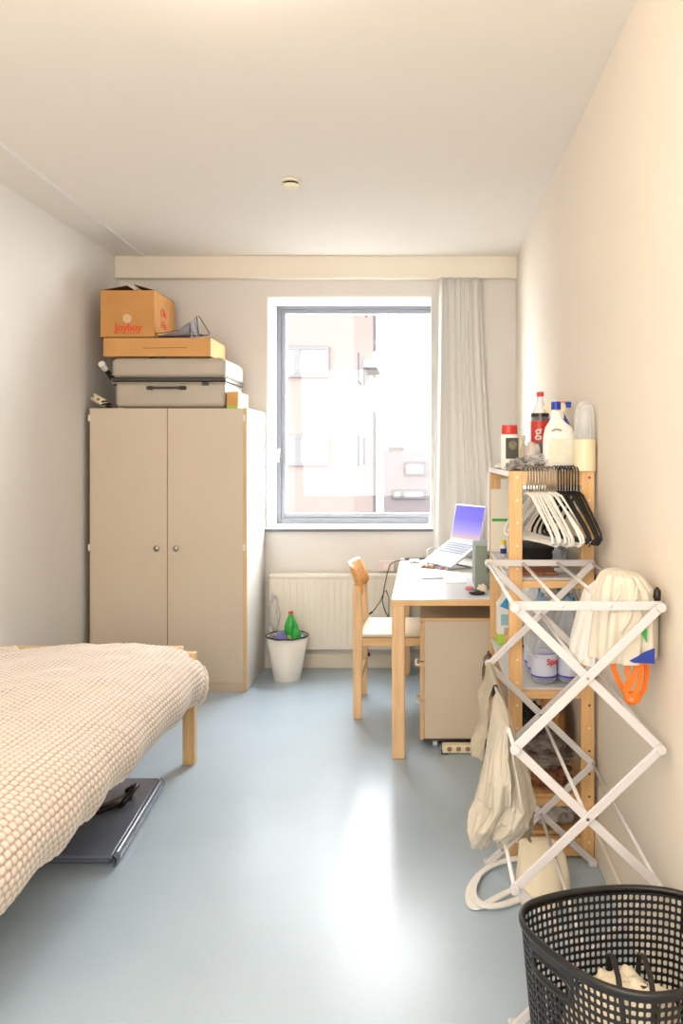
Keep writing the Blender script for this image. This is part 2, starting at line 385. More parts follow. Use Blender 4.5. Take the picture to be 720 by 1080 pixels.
# ------------------------------------------------------------------ curtain
def curt(u, v):
    z = 2.683-v*(2.683-.71)
    l_ = .103-.045*v**1.2; r_ = .392+.125*v**1.6
    lean = .05*v**1.5
    uu = u+.02*math.sin(7*u)*v
    x = l_+uu*(r_-l_)+lean*math.sin(PI*u)*.9
    ph = 2*PI*6.5*(u+.04*math.sin(9*u+1.0))
    amp = (.015+.010*math.sin(5*u+2))*(1-.35*v)*(1 if v > .03 else .7)
    y = 5.568+amp*math.sin(ph)*.95+.003*math.sin(ph*2.3+3*v)*(1-v*.5)
    if v < .06: y += .006*math.sin(2*PI*24*u)*(1-v/.06)
    return (x, y, z)
cu = MB().grid(curt, 220, 60).build('curtain', M['curtain'], smooth=True, solid=.003, fix=False)
tag(cu, 'long pale grey pleated curtain drawn to the right of the window', 'curtain')

# ------------------------------------------------------------------ smoke detector
M['detector'] = mat('detector_cream', (240, 232, 208), .5)
p = at(307, 191, 4.04); t = thing('smoke_detector', 'small round cream smoke detector on the ceiling', 'smoke detector', (p.x, p.y, ZC))
MB().lathe([(.05, -.012), (.05, 0)], (p.x, p.y, ZC), 32).build('base', M['detector'], t, smooth=False, bevel=.002)
MB().lathe([(.036, -.024), (.036, -.012)], (p.x, p.y, ZC), 32).build('vent_ring', M['black'], t)
MB().lathe([(.012, -.040), (.034, -.036), (.042, -.026), (.042, -.022)], (p.x, p.y, ZC), 32).build('cover', M['detector'], t, smooth=False)

# ------------------------------------------------------------------ radiator
RY = 5.525; rx0, rx1 = -1.046, .30; rz0, rz1 = .145, .662
t = thing('radiator', 'wide cream ribbed panel radiator on the wall under the window', 'radiator', (-.4, RY, .145))
w = MB()
poly = []
xx = rx0+.02
def rib(u, v):
    x = rx0+.012+u*(rx1-rx0-.024)
    q = ((x-rx0)/.0445) % 1
    d = .0026 if .22 < q < .78 else 0
    if .12 < q <= .22: d = .0026*(q-.12)/.10
    if .78 <= q < .88: d = .0026*(.88-q)/.10
    e = min(1, v/.06, (1-v)/.06)
    d *= e
    return (x, RY+.010-d, rz0+.02+v*(rz1-rz0-.05))
w.grid(rib, 330, 18)
w.build('front_panel', M['radiator'], t, fix=True)
MB().box(rx0, rx1, RY+.0125, RY+.018, rz0+.004, rz1-.006).build('panel_back', M['radiator'], t, bevel=.003)
MB().box(rx0-.002, rx1, RY-.002, RY+.082, rz1-.028, rz1).build('top_cover', M['radiator'], t, bevel=.006)
MB().box(rx0-.004, rx0+.004, RY+.004, RY+.084, rz0+.02, rz1-.03).build('side_cover', M['radiator'], t, bevel=.002)
MB().box(rx0+.01, rx1, RY+.065, RY+.08, rz0, rz1-.04).build('rear_panel', M['radiator'], t, bevel=.003)
w = MB(); w.tube([(-.42, RY+.04, rz0+.01), (-.42, RY+.04, rz0-.035), (-.42, RY+.114, rz0-.035)], .009).tube([(-.47, RY+.04, rz0-.035), (-.37, RY+.04, rz0-.035)], .013)
w.build('valve', M['dark'], t, smooth=True)
w = MB().tube([(rx0-.03, RY+.04, rz1-.05), (rx0+.01, RY+.04, rz1-.05)], .012); w.build('bleed_plug', M['plast'], t, smooth=True)
for bx_ in (-.9, .1): B(bx_, bx_+.03, RY+.08, YB-.001, .3, .6).build('wall_bracket', M['radiator'], t)

# socket boxes on the wall behind the desk
t = thing('wall_socket', 'pinkish white socket box on the wall above the radiator', 'socket', (-.28, YB-.03, .69))
B(-.317, -.205, YB-.045, YB, .672, .742).build('housing', M['pinkish'], t, bevel=.004)
MB().tube([(-.26, YB-.047, .707), (-.26, YB-.043, .707)], .018, 16).build('socket_face', M['plast'], t)

# ------------------------------------------------------------------ wardrobe
wy = 5.057; wx0, wx1 = -2.076, -1.0975; wzt = 1.764
t = thing('wardrobe', 'tall cream two-door wardrobe with beech edging beside the window', 'wardrobe', ((wx0+wx1)/2, 5.35, 0))
w = MB(); w.box(wx0, wx0+.018, wy+.02, 5.63, 0, wzt-.002).box(wx1-.018, wx1, wy+.003, 5.63, 0, wzt-.002).box(wx0+.018, wx1-.018, wy+.02, 5.63, wzt-.02, wzt-.002).box(wx0+.018, wx1-.018, 5.615, 5.63, .05, wzt-.02).box(wx0+.018, wx1-.018, wy+.03, 5.615, .05, .068)
w.build('carcass', M['creamw'], t, bevel=.001)
B(wx1-.0195, wx1+.0005, wy-.001, wy+.003, 0, wzt).build('edge_strip', M['beech'], t)
B(wx0+.018, wx1-.02, wy+.021, wy+.029, .069, wzt-.021).build('inner_divider', M['beech'], t)
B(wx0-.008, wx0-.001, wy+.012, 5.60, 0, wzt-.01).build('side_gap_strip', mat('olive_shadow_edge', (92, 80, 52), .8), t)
xm = (176.4-CX)*wy/F
for k, (a_, b_) in enumerate(((wx0+.004, xm-.003), (xm+.003, wx1-.021))):
    d = B(a_, b_, wy, wy+.019, .056, wzt-.003).build('door', M['cream'], t, bevel=.0015)
    kx = (166-CX)*wy/F if k == 0 else (186-CX)*wy/F; kz = .893
    ex_ = b_ if k == 0 else a_
    B(ex_-.0012, ex_+.0012, wy+.0005, wy+.0185, .057, wzt-.004).build('edge_band', M['beech'], d)
    w = MB(); w.lathe([(.005, -.0), (.006, .014), (.016, .017), (.018, .024), (.014, .028), (.004, .029)], (0, 0, 0), 24)
    kb = w.build('knob', M['steel'], None, smooth=True)
    kb.data.transform(Matrix.Translation((kx, wy, kz)) @ Matrix.Rotation(PI/2, 4, 'X')); kb.parent = d
    for hz_ in (.897, 1.70):
        hx_ = a_-.004 if k == 0 else b_+.004
        B(hx_-.006, hx_+.006, wy-.004, wy+.01, hz_-.02, hz_+.02).build('hinge', M['plast'], d, bevel=.002)
B(wx0+.004, wx1-.021, wy+.008, wy+.026, 0, .053).build('plinth', M['cream'], t, bevel=.001)

# things on the wardrobe --------------------------------------------------
ws = wzt
sx0, sx1, sy0, sy1, sz1 = -1.945, -1.232, 5.07, 5.575, 2.078
t = thing('suitcase', 'large pale grey hard-shell suitcase lying flat on the wardrobe', 'suitcase', ((sx0+sx1)/2, 5.3, ws))
zm = 1.938
B(sx0+.02, sx1-.005, sy0+.004, sy1, ws+.004, zm-.008).build('lower_shell', M['case'], t, smooth=True, bevel=.032, seg=5)
B(sx0, sx1+.002, sy0-.006, sy1, zm+.012, sz1).build('upper_shell', M['case'], t, smooth=True, bevel=.038, seg=5)
w = MB()
for zz in (zm+.028, zm-.022): w.box(sx0+.004, sx1, sy0-.008, sy1-.01, zz, zz+.006)
w.build('shell_lip', M['case'], t, bevel=.002)
B(sx0-.002, sx1, sy0-.002, sy1-.02, zm-.01, zm+.014).build('zip', M['dark'], t, bevel=.006)
hz = H+(480-409)*5.06/F
hx0, hx1 = (156-CX)*5.06/F, (194-CX)*5.06/F
w = MB().tube([(hx0, sy0, hz), (hx0+.01, sy0-.018, hz), (hx0+.05, sy0-.026, hz), (hx1-.05, sy0-.026, hz), (hx1-.01, sy0-.018, hz), (hx1, sy0, hz)], .0075, 8)
w.tube([(hx0-.006, sy0+.003, hz), (hx0+.012, sy0-.012, hz), (hx0+.03, sy0-.016, hz)], .012, 8).tube([(hx1+.006, sy0+.003, hz), (hx1-.012, sy0-.012, hz), (hx1-.03, sy0-.016, hz)], .012, 8)
w.build('carry_handle', M['dark'], t, smooth=True)
lx = (216-CX)*5.06/F
B(lx-.022, lx+.022, sy0-.008, sy0+.006, zm-.034, zm-.014).build('lock', M['dark'], t, bevel=.003)
w = MB()
for dx in (.06, .62): w.lathe([(.022, 0), (.022, .022)], (sx0+dx, sy1-.04, sz1-.0), 12)
hx = (164-CX)*5.07/F
w = MB().tube([(hx-.04, sy0+.02, sz1-.004), (hx-.02, sy0+.012, sz1+.004), (hx+.03, sy0+.012, sz1+.004), (hx+.05, sy0+.02, sz1-.004)], .005, 6)
w.build('top_handle', M['dark'], t, smooth=True)

fz0, fz1 = 2.084, 2.2
B(-1.994, -1.326, 5.07, 5.44, fz0, fz1-.001).build('flat_cardboard_box', [M['card2']], bevel=.003)
fb = bpy.data.objects['flat_cardboard_box']; tag(fb, 'long flat cardboard box lying on top of the grey suitcase', 'box')
w = MB().bar((-1.75, 5.0695, 2.135), (-1.47, 5.0695, 2.139), .003, .001); w.build('tape_seam', M['cardin'], fb)

# big open carton
bx0, bx1, by0, by1, bz0, bz1 = -2.012, -1.677, 5.072, 5.48, fz1, 2.495
t = thing('cardboard_box', 'open cardboard carton with red Joybuy lettering at the wall end of the stack', 'box', ((bx0+bx1)/2, 5.27, bz0))
q = .005
w = MB().box(bx0, bx1, by0, by0+q, bz0, bz1).box(bx0, bx1, by1-q, by1, bz0, bz1).box(bx0, bx0+q, by0+q, by1-q, bz0, bz1).box(bx1-q, bx1, by0+q, by1-q, bz0, bz1).box(bx0, bx1, by0, by1, bz0, bz0+q)
w.build('carton_body', M['card'], t)
w = MB()
w.add([(bx0, by0+.006, bz1), (bx0, by1, bz1), (-1.835, by1, bz1+.045), (-1.86, by0+.05, bz1+.040)], [(0, 1, 2, 3)])
fl = w.build('flap', M['cardin'], t, solid=.004)
w = MB(); w.add([(bx1, by0+.006, bz1), (bx1, by1, bz1), (-1.85, by1, bz1+.052), (-1.82, by0+.05, bz1+.046)], [(3, 2, 1, 0)])
w.build('flap', M['cardin'], t, solid=.004)
w = MB().bar((-1.865, by0+.02, bz1+.046), (-1.79, by0+.0, bz1+.002), .008, .002, (0, 1, 0)); w.build('tape', M['butter'], t)
text('printed_lettering', 'Joybuy', .062, Matrix.Translation((-1.838, by0-.0012, 2.262)) @ FACE, M['redink'], t, bold=.0022)
w = MB().box(-1.915, -1.762, by0-.0012, by0, 2.228, 2.232); w.build('printed_line', M['redink'], t)
w = MB(); w.lathe([(.028, 0), (.028, .001)], (0, 0, 0), 16); o = w.build('faded_sticker', mat('faded_label', (222, 190, 150), .7), t); o.data.transform(Matrix.Translation((-1.845, by0-.001, 2.32)) @ FACE)
text('printed_lettering', 'Ole\n-No', .075, Matrix.Translation((bx1+.0012, 5.25, 2.34)) @ Matrix.Rotation(PI/2, 4, 'Z') @ FACE, M['redink'], t, bold=.0015)

# grey folded bag on the flat box
t = thing('folded_bag', 'crumpled mauve grey folding bag with wire hoops on the flat box', 'bag', (-1.5, 5.16, fz1))
def fold(u, v):
    a = 2*PI*u
    x = -1.665+v*.20
    hh = .012+.075*v**1.3*(1+.15*math.sin(9*v))
    yy = 5.15+math.cos(a)*(.05+.02*v)
    zz = fz1+.006+max(0, .5+.5*math.sin(a))*hh*(1+.12*math.sin(3*a+8*v))
    return (x, yy, zz)
w = MB().grid(fold, 36, 24, closeu=True); w.add([fold(q/36, 1) for q in range(36)], [tuple(range(36))]); w.add([fold(q/36, 0) for q in range(36)], [tuple(range(36))])
w.build('bag_body', M['mauve'], t, smooth=True)
yb_ = 5.10
def loop(pts, r_=.003): return MB().tube([(x, yb_+dy, z) for x, dy, z in pts], r_, 6, closed=True, up=(0, 1, 0))
P = lambda px, py, dy=0: ((px-CX)*5.1/F, dy, H-(py-CY)*5.1/F)
loop([P(207, 333), P(210, 334), P(221, 351.5), P(220, 353), P(211, 354.5), P(209, 350)]).build('wire_hoop', M['dark'], t, smooth=True)
loop([P(164, 351.5), P(172, 350.5, .02), P(185, 348, .03), P(200, 348, .04), P(215, 353.5, 0), P(195, 354.6, -.01), P(168, 354.8, -.01)], .0028).build('wire_hoop', M['dark'], t, smooth=True)
w = MB()
for (a_, b_, c_) in ((P(197, 340, .02), P(202, 337, .02), P(206, 354.6, .01)), (P(203, 335, .01), P(208, 334, .01), P(211, 354.6, .0)), (P(190, 345, .03), P(197, 339, .03), P(199, 354.6, .02))):
    w.add([(v_[0], yb_+v_[1], v_[2]) for v_ in (a_, b_, c_)]+[(c_[0]-.02, yb_+c_[1]+.03, c_[2])], [(0, 1, 2, 3)])
w.build('folded_panel', M['paperg'], t, solid=.003)

# small carton right of suitcase
t = thing('small_box', 'small orange carton with lime green base right of the suitcase', 'box', (-1.19, 5.1, ws))
B(-1.228, -1.158, 5.08, 5.38, ws+.014, ws+.102).build('carton', [M['card2']], t, bevel=.002)
B(-1.2285, -1.1575, 5.0795, 5.3805, ws, ws+.014).build('base_band', M['lime'], t)
# roll and adaptor at wall side
t = thing('shade_roll', 'white roll end with a dark body added for the shade between suitcase and left wall', 'shade_roll', (-2.03, 5.3, ws))
MB().tube([(-1.992, 5.10, 2.010), (-1.975, 5.56, 1.79)], .019, 16, scale=[.7, 1]).build('shade_body', M['blackcl'], t, smooth=True)  # dark body stands in for the shade in the gap beside the suitcase
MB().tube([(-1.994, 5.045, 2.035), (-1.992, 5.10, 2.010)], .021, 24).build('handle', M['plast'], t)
t = thing('socket_adaptor', 'cream double socket adaptor lying at the left wall end of the wardrobe top', 'adaptor', (-2.02, 5.08, ws))
d0, d1 = Vector((-2.062, 5.085, 1.835)), Vector((-1.985, 5.085, 1.79))
w = MB(); w.tube([d0+(d0-d1)*.02, d0, d0.lerp(d1, .5), d1, d1+(d1-d0)*.05], .025, 12, scale=[.55, 1, 1.02, 1, .6], up=(0, 1, 0)); w.build('adaptor_body', M['butter'], t, smooth=True)
w = MB()
for f_ in (.05, .5):
    c_ = d0.lerp(d1, f_); w.tube([c_+Vector((.003, -.028, .004)), c_+Vector((.003, -.02, .004))], .009, 12)
w.build('socket_hole', mat('grey_recess', (120, 112, 98), .6), t)
w = MB(); w.tube([(-1.985+.02*math.cos(a_*.7), 5.10+.05*math.sin(a_*.7), ws+.007+.002*a_) for a_ in range(18)], .006, 6); w.build('cable', M['black'], t, smooth=True)

# ------------------------------------------------------------------ bed
bY1 = 3.857; bY0 = 1.80; bX0, bX1 = -2.10, -1.085
t = thing('bed', 'single bed with light wood legs along the left wall', 'bed', ((bX0+bX1)/2, 2.8, 0))
for (x0_, y0_) in ((bX1-.058, bY1), (bX0, bY1), (bX1-.058, bY0-.1), (bX0, bY0-.1)):
    B(x0_, x0_+.058, y0_, y0_+.045, 0, .532).build('leg', M['beech'], t, bevel=.004)
B(bX0+.06, bX1-.06, bY1+.008, bY1+.036, .40, .56).build('footboard', M['beechx'], t, bevel=.004)
B(bX0+.06, bX1-.06, bY0-.09, bY0-.06, .40, .75).build('headboard', M['beechx'], t, bevel=.004)
w = MB().box(bX1-.085, bX1-.06, bY0-.06, bY1, .27, .34).box(bX0+.01, bX0+.035, bY0-.06, bY1, .27, .34)
w.build('side_rail', M['beechy'], t, bevel=.003)
w = MB()
for k in range(14): w.box(bX0+.036, bX1-.086, bY0+k*.145, bY0+.07+k*.145, .28, .296)
w.build('slat_base', M['beechx'], t)
w = MB().box(bX0+.02, bX1-.012, bY0-.05, bY1-.005, .342, .515)
w.build('mattress', M['sheet'], t, smooth=True, bevel=.03, seg=4)
# knitted throw
sec = [(-2.085, .565), (-1.9, .574), (-1.6, .578), (-1.35, .571), (-1.2, .553), (-1.12, .525), (-1.07, .48), (-1.045, .43), (-1.045, .385), (-1.058, .345), (-1.08, .328)]
def catmull(P_, n_):
    out = []
    P_ = [np.array(q) for q in P_]; P_ = [2*P_[0]-P_[1]]+P_+[2*P_[-1]-P_[-2]]
    for i in range(1, len(P_)-2):
        for k in range(n_):
            t_ = k/n_; p0, p1, p2, p3 = P_[i-1:i+3]
            out.append(.5*((2*p1)+(-p0+p2)*t_+(2*p0-5*p1+4*p2-p3)*t_**2+(-p0+3*p1-3*p2+p3)*t_**3))
    out.append(P_[-2]); return np.array(out)
cs = catmull(sec, 20); dl = np.r_[0, np.cumsum(np.linalg.norm(np.diff(cs, axis=0), axis=1))]
L = dl[-1]
NU, NV = 330, 520
yA, yB_ = 1.72, 3.93
uu = np.linspace(0, L, NU); vv = np.linspace(0, 1, NV)
px_ = np.interp(uu, dl, cs[:, 0]); pz_ = np.interp(uu, dl, cs[:, 1])
tx, tz = np.gradient(px_), np.gradient(pz_); ln = np.hypot(tx, tz); nx, nz = -tz/ln, tx/ln
nx, nz = np.where(nz < -2, -nx, nx), nz
V = np.zeros((NU, NV, 3)); K = np.zeros((NU, NV))
for i in range(NU):
    far = yB_-.10*max(0, min(1, (-1.62-px_[i])/.25))-.05*max(0, (uu[i]-L+.28)/.28)**2+.006*math.sin(uu[i]*55)
    ys = yA+(far-yA)*vv
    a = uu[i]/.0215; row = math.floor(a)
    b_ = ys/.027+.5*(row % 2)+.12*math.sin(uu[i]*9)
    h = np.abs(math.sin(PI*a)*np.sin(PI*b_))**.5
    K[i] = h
    for j in range(NV):
        x, y = px_[i], ys[j]
        wv = noise.noise(Vector((x*2.2+y*1.1, y*1.6-x*1.5, .3)))*.011+abs(noise.noise(Vector(((x-y*.55)*5.5, (y+x*.5)*1.4, 4.2))))*-.014+.005*noise.noise(Vector((x*9, y*9, 1)))
        e = uu[i]/L
        wv *= 1 if e < .8 else .8
        side = .008*math.sin(y*17+2*math.sin(y*5)) if e > .85 else 0
        d = (far-y)
        dz = 0
        if d < .09: dz = -.05*(1-d/.09)**2 if e > .15 else -.02*(1-d/.09)**2
        hh = wv+.0062*h[j]+.006+side*(e-.85)/.15*(e > .85)
        V[i, j] = (x+nx[i]*hh, y+.004*math.sin(x*40), pz_[i]+nz[i]*hh+dz)
me = bpy.data.meshes.new('throw_blanket')
idx = np.arange(NU*NV).reshape(NU, NV)
fc = np.stack([idx[:-1, :-1], idx[1:, :-1], idx[1:, 1:], idx[:-1, 1:]], -1).reshape(-1, 4)
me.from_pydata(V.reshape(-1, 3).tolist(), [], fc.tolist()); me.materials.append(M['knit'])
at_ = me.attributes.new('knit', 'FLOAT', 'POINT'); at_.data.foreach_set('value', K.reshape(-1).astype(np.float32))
me.polygons.foreach_set('use_smooth', [True]*len(me.polygons))
th = bpy.data.objects.new('throw_blanket', me); C.objects.link(th)
tag(th, 'cream waffle-knit throw spread over the bed and hanging over its edge', 'blanket')
w = MB(); w.tube([tuple(V[i, -1]+np.array((0, .002, .004+.004*math.sin(i*.9)))) for i in range(0, NU, 2)], .009, 8)
w.tube([tuple(V[-1, j]+np.array((0, 0, .0))) for j in range(0, NV, 4)], .009, 8)
w.build('hem', mat('knit_hem', (236, 222, 204), .95, bump=.5, bscale=120), th, smooth=True)

# slate folded mat under bed
t = thing('folded_mat', 'dark slate folded vinyl mat on the floor under the bed', 'mat', (-1.35, 3.2, 0))
def shp(z, off=0): return [(-1.62, 2.90), (-1.115, 2.90), (-1.168, 3.605), (-1.62, 3.605)]
w = MB(); w.prism([(x, y) for x, y in [(-1.62, 2.905), (-1.11, 2.905), (-1.168, 3.605), (-1.62, 3.605)]], .026, .044, 'z'); w.build('upper_leaf', M['slate'], t, smooth=True, bevel=.007, seg=3)
w = MB(); w.prism([(-1.62, 2.93), (-1.13, 2.93), (-1.18, 3.60), (-1.62, 3.60)], .001, .019, 'z'); w.build('lower_leaf', M['slate'], t, smooth=True, bevel=.007, seg=3)
w = MB()
w.grid(lambda u, v: ((-1.108-.055*v)+.016*math.sin(PI*u), 2.905+.70*v, .0225-.0205*math.cos(PI*u)), 12, 20); w.build('fold_edge', M['slate'], t, smooth=True, solid=.004)
w = MB().tube([(-1.235, 3.30, .044), (-1.20, 3.33, .085), (-1.19, 3.38, .10), (-1.22, 3.44, .075), (-1.26, 3.46, .045)], .012, 8); w.ribbon([(-1.36, 3.22, .05), (-1.27, 3.28, .058), (-1.22, 3.36, .062)], .05, .012)
w.build('strap', M['black'], t, smooth=True)

# ------------------------------------------------------------------ bin
bc = (-.8975, 5.355); 
t = thing('waste_bin', 'white round waste bin with dark rim by the radiator', 'bin', (bc[0], bc[1], 0))
w = MB().lathe([(.086, 0), (.088, .004), (.134, .285), (.131, .285), (.085, .008), (.0, .008)], (*bc, 0), 40, caps=False)
w.add([(bc[0]+.086*math.cos(a*PI/20), bc[1]+.086*math.sin(a*PI/20), 0) for a in range(40)], [tuple(range(40))])
w.build('bin_body', M['plast'], t, smooth=True)
w = MB(); w.tube([(bc[0]+.136*math.cos(a*PI/20), bc[1]+.136*math.sin(a*PI/20), .287+.002*math.sin(a*1.3)) for a in range(40)], .005, 6, closed=True)
w.build('liner_rim', M['black'], t, smooth=True)
w = MB().lathe([(.129, .283), (.108, .20), (.0, .18)], (*bc, 0), 40, caps=False); w.build('liner', M['greybag'], t, smooth=True)
def pet(x, y, z, r_, h, name, label, bodym, capm, labm=None, lz=(.3, .6), bands=None, capped=True, grp=None, liquid=None, tilt=None, lab_text=None):
    t = thing(name, label, 'bottle', (x, y, z), grp)
    pr = [(0, .004), (r_*.7, 0), (r_*.96, .012*h/.3), (r_, .05*h), (r_*.97, .30*h), (r_, .34*h), (r_, .62*h), (r_*.93, .68*h), (r_*.62, .80*h), (r_*.32, .90*h), (r_*.30, .945*h), (r_*.36, .95*h)]
    MB().lathe(pr, (x, y, z), 24, caps=False).build('bottle_body', bodym, t, smooth=True)
    MB().lathe([(r_*.38, .945*h), (r_*.38, h), (r_*.3, h*1.003), (0, h*1.003)], (x, y, z), 16, caps=False).build('cap', capm, t)
    if liquid: MB().lathe([(0, .006), (r_*.93, .02), (r_*.94, liquid*h), (0, liquid*h)], (x, y, z), 24, caps=False).build('drink', M['cola'], t, smooth=False)
    if labm:
        MB().lathe([(r_*1.015, lz[0]*h), (r_*1.015, lz[1]*h)], (x, y, z), 32, caps=False).build('paper_label', labm, t, smooth=True)
    for (b0_, b1_) in (bands or []):
        MB().lathe([(r_*1.03, b0_*h), (r_*1.03, b1_*h)], (x, y, z), 32, caps=False).build('label_band', M['purple'], t, smooth=True)
    return t
b1_ = pet(bc[0]+.02, bc[1]+.02, .19, .042, .25, 'green_bottle', 'taller green bottle with orange-red cap in the waste bin', M['gbottle'], M['red'], M['lime'], (.2, .4))
b2_ = pet(bc[0]+.062, bc[1]-.02, .19, .034, .17, 'green_bottle', 'shorter green bottle at the right side in the waste bin', M['gbottle'], M['green'], None)
o = blob((bc[0]-.035, bc[1]-.03, .25), (.045, .03, .055), .3, 2.2, 3, flat=.20).build('crisp_packet', M['lilac'], smooth=True); tag(o, 'crumpled lilac packet in the waste bin', 'packet')
o = blob((bc[0]-.085, bc[1]+.01, .25), (.032, .05, .03), .4, 2.2, 5, flat=.21).build('dark_wrapper', M['blkwht'], smooth=True); tag(o, 'dark grey wrapper at the left in the waste bin', 'wrapper')
o = blob((bc[0]+.096, bc[1]-.01, .25), (.02, .04, .035), .4, 2.2, 9, flat=.205).build('blue_wrapper', mat('pale_blue_wrapper', (150, 190, 226), .4, var=.2, scale=30), smooth=True); tag(o, 'pale blue wrapper at the right edge in the waste bin', 'wrapper')
o = blob((bc[0]-.11, 5.49, .40), (.033, .018, .115), .3, 1.8, 12).build('hanging_plastic_bag', M['film'], smooth=True); tag(o, 'thin translucent plastic bag hanging at the left radiator end', 'plastic bag')

# ------------------------------------------------------------------ desk
dz1, dzb = .772, .742; dx0, dx1 = -.158, .622; dy0, dy1 = 3.938, 5.515
t = thing('desk', 'white desk with beech edge and legs along the right wall', 'desk', (.23, 4.7, 0))
B(dx0+.004, dx1, dy0+.004, dy1, dzb+.004, dz1).build('desktop', M['desk'], t)
w = MB().box(dx0, dx1, dy0, dy0+.004, dzb, dz1+.0005).box(dx0, dx0+.004, dy0+.004, dy1, dzb, dz1+.0005); w.build('edge_strip', M['beechx'], t, bevel=.001)
for (x0_, y0_) in ((dx0+.002, dy0+.002), (dx1-.066, dy0+.002), (dx0+.002, dy1-.068), (dx1-.066, dy1-.068)):
    B(x0_, x0_+.064, y0_, y0_+.064, 0, dzb+.003).build('leg', M['birch'], t, bevel=.006)
w = MB().box(.2, dx1-.07, dy1-.05, dy1-.03, .64, dzb+.003).box(dx1-.05, dx1-.03, dy0+.07, dy1-.07, .64, dzb+.003)
w.build('apron', M['beechx'], t)
# cable tray beneath the desktop
w = MB().box(.07, .20, 4.30, 4.33, .715, .742).box(.09, .18, 4.28, 4.36, .70, .716)
w.build('cable_tray', M['sage']); tag(bpy.data.objects['cable_tray'], 'small grey green cable tray fixed under the desktop', 'cable tray')

# pedestal
px0, px1, py0, py1 = -.020, .56, 4.095, 4.49; pz0, pz1 = .036, .651
t = thing('drawer_pedestal', 'cream drawer pedestal on castors under the desk', 'drawer unit', (.27, 4.3, 0))
B(px0+.022, px1, py0, py1, pz0+.01, pz1-.018).build('cabinet', M['cream'], t, bevel=.001)
B(px0, px1, py0-.001, py1, pz1-.018, pz1).build('top_panel', M['beechx'], t, bevel=.002)
B(px0+.018, px1, py0-.001, py1, pz0, pz0+.010).build('base_panel', M['dark'], t)
for (z0_, z1_) in ((pz0+.004, .235), (.24, .43), (.435, pz1-.022)):
    d = B(px0, px0+.02, py0, py1, z0_, z1_).build('drawer', M['beech'], t, bevel=.0015)
    if z1_ < .6:
        zc = z1_-.05
        w = MB().tube([(px0+.002, py0+.14, zc), (px0-.022, py0+.145, zc), (px0-.022, py0+.25, zc), (px0+.002, py0+.255, zc)], .006, 8); w.build('handle', M['plast'], d, smooth=True)
for (x_, y_) in ((.055, py0+.03), (.50, py0+.03), (.055, py1-.05), (.50, py1-.05)):
    w = MB().tube([(x_-.011, y_, .018), (x_+.011, y_, .018)], .018, 16).box(x_-.014, x_+.014, y_-.01, y_+.01, .026, .0365); w.build('castor', M['plastg'] if y_ < 4.2 and x_ < .1 else M['dark'], t)
# power strip on floor
t = thing('power_strip', 'cream power strip lying on the floor before the drawer pedestal', 'power strip', (.2, 4.03, 0))
B(.09, .30, 4.005, 4.055, .004, .044).build('housing', M['butter'], t, bevel=.006)
w = MB()
for k in range(4): w.tube([(.125+.045*k, 4.003, .026), (.125+.045*k, 4.007, .026)], .012, 12)
w.build('socket', mat('socket_brown', (150, 120, 96), .6), t)
B(.085, .115, 4.0, 4.05, 0, .006).build('foot', M['dark'], t)

# chair
t = thing('desk_chair', 'light birch wooden chair with bent backrest facing the desk', 'chair', (-.17, 4.75, 0))
cy0, cy1 = 4.536, 4.977
for y_ in (cy0, cy1):
    w = MB(); w.prism([(-.395, 0), (-.347, 0), (-.342, .45), (-.350, .742), (-.398, .742), (-.396, .45)], y_, y_+.028, 'y')
    w.build('leg', M['birch'], t, bevel=.005)
for y_ in (cy0+.01, cy1-.01):
    B(.005, .045, y_, y_+.028, 0, .44).build('leg', M['birch'], t, bevel=.005)
w = MB().box(-.345, .01, cy0+.006, cy0+.026, .405, .452).box(-.345, .01, cy1+.004, cy1+.024, .405, .452).box(.012, .032, cy0+.03, cy1, .405, .452).box(-.385, -.36, cy0+.03, cy1, .405, .452)
w.build('seat_rail', M['beechx'], t, bevel=.003)
def seat(u, v):
    x = -.352+u*.405; y = cy0-.002+v*(cy1-cy0+.032)
    return (x, y, .463-.012*math.sin(PI*min(1, u*1.2))*math.sin(PI*v)+.003)
MB().grid(seat, 20, 20).build('seat', mat('lit_seat_wood', (226, 204, 176), .35), t, smooth=True, solid=.014, bevel=.0)  # seat wood coloured paler, the bright light on its top put into the colour
def back(u, v):
    y = cy0-.004+u*(cy1-cy0+.036)
    z = .690+v*.158
    k = math.sin(PI*u)
    edge = min(1, min(u, 1-u)/.08)
    z = .769+(z-.769)*(.75+.25*math.sin(PI/2*edge))
    return (-.345-.045*k**1.0-.05*(v)**1.5+.0, y, z)
MB().grid(back, 30, 10).build('backrest', M['orangewood'], t, smooth=True, solid=.016)
w = MB().box(-.372, -.350, cy0+.028, cy1, .20, .23); w.build('stretcher', M['beechx'], t, bevel=.003)

# ------------------------------------------------------------------ things on the desk
A = Vector((-.01, 5.15, .803)); Bp = Vector((.16, 4.87, .803)); fdir = (Bp-A).normalized(); bdir = Vector((-fdir.y, fdir.x, 0))
Cp = A+bdir*.21+Vector((0, 0, .127)); Wl = .327
t = thing('laptop', 'open silver laptop with purple screen on a stand on the desk', 'laptop', (.15, 5.05, dz1))
up_ = (Cp-A).normalized(); nrm = fdir.cross(up_).normalized()
if nrm.z < 0: nrm = -nrm
def quad_slab(o_, du, dv, w_, h_, n_, t_):
    vs = [o_, o_+du*w_, o_+du*w_+dv*h_, o_+dv*h_]; vs += [v-n_*t_ for v in vs]
    return MB().add(vs, [(0, 1, 2, 3), (4, 7, 6, 5), (0, 4, 5, 1), (1, 5, 6, 2), (2, 6, 7, 3), (3, 7, 4, 0)])
quad_slab(A, fdir, up_, Wl, .247, nrm, .014).build('base', M['alu'], t, bevel=.003)
w = MB()
